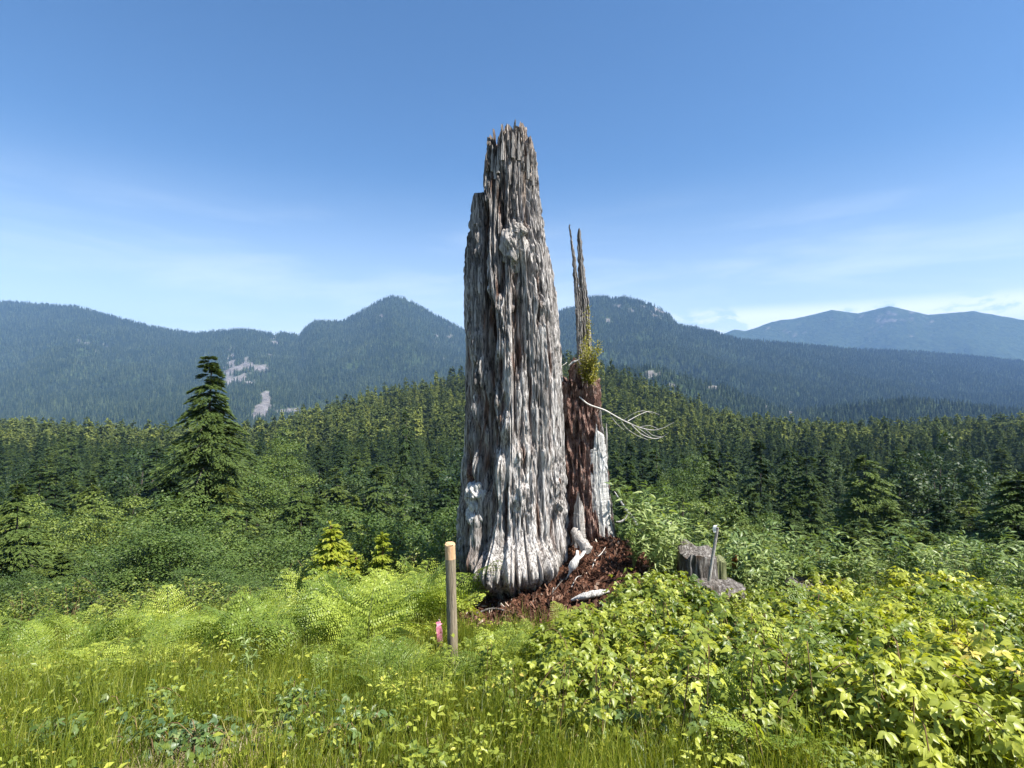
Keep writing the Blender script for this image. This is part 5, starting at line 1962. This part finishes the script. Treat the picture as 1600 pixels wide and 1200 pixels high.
will_src = [willow_shrub(500, .85, .34, 8, 17), willow_shrub(501, .8, .36, 9, 15)]
will_far = [willow_shrub(502 + i, .95, .42, 13, 26, False) for i in range(3)]
for (pts, srcs, lab, grp) in (
        ([(1000, 5.9, 1.0), (1040, 5.75, .95), (1012, 5.5, .85), (1075, 6.1, .85)], will_src, 'pale narrow-leaved shrub between the trunk and the stump', 'pale shrubs between trunk and stump'),
        ([(1000, 6.3, .85), (1055, 6.3, 1.0), (1025, 6.1, .95), (1030, 5.4, .75), (990, 5.45, .6), (1045, 5.55, .6)], will_far, 'leafy pale shrub crowding the left side of the stump', 'leafy pale shrubs left of the stump'),
        ([(1175, 6.0, .95), (1215, 6.0, .9), (1190, 6.3, 1.05)], will_src, 'pale narrow-leaved shrub just right of the stump', 'pale shrubs right of the stump'),
        ([(1160, 6.5, 1.15), (1230, 6.4, 1.0), (1250, 5.9, .9), (1200, 5.7, .75), (1140, 6.7, 1.1)], will_far, 'leafy pale shrub in the thicket right of the stump', 'leafy pale shrubs right of the stump'),
        ([(1300, 6.2, 1.0), (1350, 6.0, .9), (1410, 6.4, 1.1), (1480, 5.8, .9), (1540, 6.2, 1.0), (1590, 5.7, .9)], will_far, 'leafy pale shrub far to the right', 'leafy pale shrubs far right')):
    for (x, Y, s) in pts:
        put(srcs, (x - 800) / F * Y, Y, s * 0.98, lab, grp)
for (x, y, s, lab) in ((392, 1075, .42, 'small silvery narrow-leaved plant standing in the left grass'),):
    X, Y, Z = ray_ground(x, y)
    put(will_src[:1], X, Y, s, lab, 'silvery plant in the left grass', keep=True)

# bank of leafy shrubs behind the ferns, left of the trunk
huck_src = [dome_plant(600 + i, .55, .80, 12, 1500, huck_leaves, M['cane'], 'bank_shrub', 'x', 'shrub', 'x', as_objects=False, up=.8, fill=.35) for i in range(3)]
for (x, Y, s, zs) in ((500, 6.6, .9, .9), (545, 6.7, .95, 1.0), (590, 6.7, 1.0, 1.1), (640, 6.7, 1.0, 1.05), (690, 6.8, 1.0, 1.1), (665, 6.2, .8, .9), (615, 6.2, .75, .9), (565, 6.2, .75, .8), (700, 6.2, .7, .8), (450, 6.8, .8, .7),
                      (705, 7.3, 1.1, .95), (655, 7.4, 1.1, .9), (600, 7.4, 1.1, .9), (545, 7.4, 1.1, .8)):
    put(huck_src, (x - 800) / F * Y, Y, s, 'leafy green shrub in the bank between the ferns and the trunk', 'green shrubs in the bank left of the trunk', zscale=zs * 1.22)
for (x, Y, s, zs) in ((380, 7.2, .9, .7), (300, 7.2, 1.0, .8), (210, 7.0, 1.0, .8), (110, 7.2, 1.0, .9), (30, 7.0, 1.0, .9)):
    put(huck_src, (x - 800) / F * Y, Y, s, 'leafy green shrub behind the far left ferns', 'green shrubs far left', zscale=zs)
for (x, Y, s, zs) in ((1010, 7.3, 1.0, .9), (1070, 7.3, 1.0, .9), (1140, 7.4, 1.1, .9), (1210, 7.4, 1.0, .95), (1290, 7.3, 1.0, 1.0), (1380, 7.4, 1.1, 1.0), (1480, 7.2, 1.0, 1.0), (1570, 7.2, 1.0, 1.0)):
    put(huck_src, (x - 800) / F * Y, Y, s, 'dark leafy shrub behind the stump thicket', 'dark shrubs behind the stump', zscale=zs)
drop_unused(fern_src + bram_src + bram_far + shoot_src + dull_src + will_src + will_far + huck_src)

# young bright conifers in the bank
for i, (x, ty, Y, w, nb, lab) in enumerate(((517, 818, 6.15, .36, 170, 'small yellow-green young conifer with a feathery pointed top in the left bank'),
                                            (598, 836, 6.2, .20, 90, 'slim yellow-green sapling right of the young conifer'),
                                            (556, 868, 6.3, .26, 90, 'little yellow-green sapling between the young conifer and the slim sapling'))):
    X = (x - 800) / F * Y
    zg = float(ground_z(X, Y))
    H = CAMZ + (600 - ty) / F * Y - zg
    mb, tb = conifer(700 + i, H, w, nb, 50, .060, .024, .25, .3, .6, t0=.1)
    o = thing('young_conifer', lab, 'young tree', (X, Y, zg))
    link('crown', mb.mesh('young_crown', M['young']), o)
    link('trunk', tb.mesh('young_trunk', M['cane']), o)


# olive shrub growing on the spike
def olive_shrub():
    o0 = px(915, 606, SY_ + .02)
    root = thing('epiphyte_shrub', 'small yellow-olive shrub growing on the spikes of the hollow side', 'shrub', o0)
    r = random.Random(5)
    tips = [(908, 560), (914, 530), (921, 505), (919, 480), (930, 548), (936, 535), (924, 560), (934, 570), (912, 548), (905, 575), (928, 590), (938, 545), (918, 570), (930, 580), (922, 545), (914, 590), (909, 540)]
    mbst, mbl = MB(), MB()
    for (x, y) in tips:
        e = px(x, y, SY_ + r.uniform(-.18, .04)) - o0
        P = spline([(r.uniform(-.03, .03), 0, 0), tuple(e * .5 + Vector((r.uniform(-.03, .03), -.04, .02))), tuple(e)], 10)
        tube(mbst, P, np.linspace(.004, .0015, 10), 4, cap=False)
        for k in range(140):
            f = r.uniform(.3, 1)
            i = min(int(f * 9), 8)
            p = P[i].lerp(P[i + 1], f * 9 - i) + Vector((r.gauss(0, .022), r.gauss(0, .03), r.gauss(0, .025)))
            leaf_shape(mbl, p, (r.gauss(0, .6), r.gauss(0, .6), r.uniform(-.2, 1)), (r.gauss(0, .5), r.gauss(0, .5) - .3, .8), .027, .013, 0, r.random(),
                       pts=((0, .1), (.5, 1), (1, .05)))
    link('stems', mbst.mesh('stems', M['cane']), root)
    f = link('foliage', mbl.mesh('foliage', M['olive']), root)
    f['kind'] = 'stuff'


olive_shrub()

# long bare arching cane over the brambles by the stump
branch_obj('bare_cane', 'long pale arching cane over the brambles below the stump', [([(1102, 1060, -.1), (1122, 1022, -.05), (1135, 985), (1150, 972), (1172, 980, .05), (1200, 992, .1)], [.004, .004, .0035, .003, .0025, .002])], 4.9, M['twig'], n=5, cat='cane')
branch_obj('bare_cane', 'short bare cane rising in the brambles at the right', [([(1205, 985), (1222, 930), (1246, 905)], [.004, .003, .002])], 5.3, M['cane'], n=5, cat='cane')
branch_obj('bare_cane', 'thin bare stem curving over the shrubs behind the round post', [([(690, 900), (692, 862), (680, 842), (668, 850)], [.004, .003, .002, .0015])], 6.9, M['twig'], n=5, cat='cane')


# ------------------------------------------------------------------ grass
def tuft(seed, n, h, mat, w=.0042, spread=.07, lean=.45):
    r = np.random.default_rng(seed)
    mb = MB()
    for k in range(n):
        a = r.random() * 6.28
        b = np.array([r.normal() * spread, r.normal() * spread, -.02])
        L = h * r.uniform(.55, 1.15)
        le = r.uniform(.05, lean)
        d = np.array([math.cos(a), math.sin(a), 0])
        s = np.array([-math.sin(a + .5), math.cos(a + .5), 0]) * w * .5
        V = []
        for t in (0, .35, .7):
            c = b + d * le * L * t * t + np.array([0, 0, L * t * (1 - .25 * le * t)])
            V += [c - s * (1 - t * .55), c + s * (1 - t * .55)]
        c = b + d * le * L * 1.1 + np.array([0, 0, L * (1 - .45 * le)])
        V.append(c)
        mb.add(V[:6], [[0, 1, 3, 2], [2, 3, 5, 4]], 0, r.random())
        mb.add([V[4], V[5], V[6]], [[0, 1, 2]], 0, r.random())
    return mb.mesh('tuft', mat, smooth=True)


def ground_scatter(name, srcs, n, boxes, smin, smax, label, cat, mask=None):
    P, S = [], []
    while len(P) < n:
        x0, x1, y0, y1, _ = random.choices(boxes, weights=[b[4] for b in boxes])[0]
        X, Y = random.uniform(x0, x1), random.uniform(y0, y1)
        if abs(X) > Y * 1.25 + 1.4:
            continue
        if mask and not mask(X, Y):
            continue
        P.append((X, Y, gz(X, Y)))
        S.append(random.uniform(smin, smax))
    n = len(P)
    S = np.array(S)
    return scatter(name, srcs, np.array(P), np.stack([RNG.normal(size=n) * .12, RNG.normal(size=n) * .12, RNG.random(n) * 6.28], 1), np.stack([S, S, S * (.8 + .4 * RNG.random(n))], 1), None,
                   label=label, cat=cat)


def in_grass(X, Y):
    if abs(X + .43) < .13 and 3.2 < Y < 4.1:
        return False
    # not on the bare mound or inside the deepest brambles
    e = ((X - 0.62) / 1.55) ** 2 + ((Y - 5.65) / 1.34) ** 2
    if e < 0.94 + random.gauss(0, .08):
        return False
    if math.exp(-((X + 1.35) / .34) ** 2 - ((Y - 2.42) / .30) ** 2) > .40:        # worn dry patch
        return random.random() < .12
    return True


gr = [proto('grass_source', tuft(900 + i, 34, hh, M['grass'])) for i, hh in enumerate((.20, .26, .32, .24))]
ground_scatter('grass', gr, 11500, [(-6.5, 6.5, 1.5, 4.6, 1.0), (-9, 9, 4.2, 7.4, .55)], .55, 1.15, 'rough green grass covering the ground of the lookout', 'grass', in_grass)
dg = [proto('dry_grass_source', tuft(920 + i, 22, .13, M['drygrass'], .004, .06, 1.2)) for i in range(3)]
ground_scatter('dry_grass', dg, 240, [(-1.75, -1.0, 2.2, 2.75, 1.0), (-1.2, .1, 2.25, 2.6, .25), (-3.2, -2, 2.2, 3.0, .5)], .6, 1.2, 'bleached dry grass in the lower left corner', 'dry grass')


# low mixed herbs between the grass blades
def herb(seed, mat, size=.022, n=26, h=.13):
    r = np.random.default_rng(seed)
    mb = MB()
    for k in range(n):
        a = r.random() * 6.28
        q = r.random() ** .5 * .07
        z = h * r.uniform(.3, 1)
        leaf_shape(mb, (math.cos(a) * q, math.sin(a) * q, z), (math.cos(a), math.sin(a), r.uniform(-.3, .6)), (r.normal() * .3, r.normal() * .3, 1), size * r.uniform(.7, 1.3), size * .6, 0, r.random(),
                   pts=((0, .1), (.5, 1), (1, .05)))
    return mb.mesh('herb', mat, smooth=True)


hb = [proto('herb_source', herb(940 + i, M['bramble'], s, n, hh)) for i, (s, n, hh) in enumerate(((.026, 26, .16), (.02, 30, .20), (.034, 18, .12)))]
ground_scatter('undergrowth', hb, 2600, [(-6.5, 6.5, 1.6, 5.2, 1.0), (-9, 9, 5.0, 7.6, .7)], .7, 1.5, 'low leafy weeds mixed through the grass', 'undergrowth',
               lambda X, Y: ((X - 0.62) / 1.5) ** 2 + ((Y - 5.65) / 1.3) ** 2 > 0.92 + random.gauss(0, .1))

# yellow flowers and a few reddish leaves in the grass
M['yellow'] = noise_mat('yellow_petals', [(0, (0.62, 0.50, 0.03)), (1, (0.80, 0.68, 0.06))], scale=60, rough=.6, bump=.1)
fl = MB()
for k in range(9):
    a = k / 9 * 6.28
    leaf_shape(fl, (0, 0, 0), (math.cos(a), math.sin(a), .25), (0, 0, 1), .016, .008, 0, .5, pts=((0, .3), (.6, 1), (1, .3)))
fl_me = fl.mesh('flower_head', M['yellow'])
stm = MB()
tube(stm, [(0, 0, -.25), (.01, 0, -.1), (0, 0, 0)], [.0015, .0015, .0012], 4, cap=False)
st_me = stm.mesh('flower_stem', M['stalk'])
for i, (x, y, lab) in enumerate(((453, 1062, 'leftmost small yellow flower in the grass'), (467, 1056, 'small yellow flower beside the leftmost one'), (476, 1057, 'small yellow flower above the dull brambles'),
                                 (598, 1062, 'small yellow flower under the left grass fern'), (708, 1148, 'tiny yellow flower in the grass below the round post'), (506, 1030, 'tiny yellow flower near the fern bank'))):
    X, Y, Z = ray_ground(x, y + 30)
    p = px(x, y, Y - .05)
    o = thing('yellow_flower', lab, 'flower', p)
    o.rotation_euler = (R(45), 0, i)
    link('petals', fl_me, o)
    s2 = link('stem', st_me, o)
    s2.rotation_euler = (R(-45), 0, 0)

# ------------------------------------------------------------------ the air
hz_m = bpy.data.materials.new('haze_air')
hz_m.use_nodes = True
hn = hz_m.node_tree
for n in list(hn.nodes):
    hn.nodes.remove(n)
ho = hn.nodes.new('ShaderNodeOutputMaterial')
pv = hn.nodes.new('ShaderNodeVolumePrincipled')
pv.inputs['Color'].default_value = (0.30, 0.54, 1.0, 1)
pv.inputs['Density'].default_value = 0.00006
pv.inputs['Anisotropy'].default_value = 0.0
hn.links.new(pv.outputs[0], ho.inputs['Volume'])
bx = MB()
x0, x1, y0, y1, z0, z1 = -14500, 14500, -420, 10200, -420, 1150
Vb = [(x0, y0, z0), (x1, y0, z0), (x1, y1, z0), (x0, y1, z0), (x0, y0, z1), (x1, y0, z1), (x1, y1, z1), (x0, y1, z1)]
bx.add(Vb, [[0, 3, 2, 1], [4, 5, 6, 7], [0, 1, 5, 4], [1, 2, 6, 5], [2, 3, 7, 6], [3, 0, 4, 7]])
link('haze', bx.mesh('haze', hz_m, smooth=False), kind='stuff')
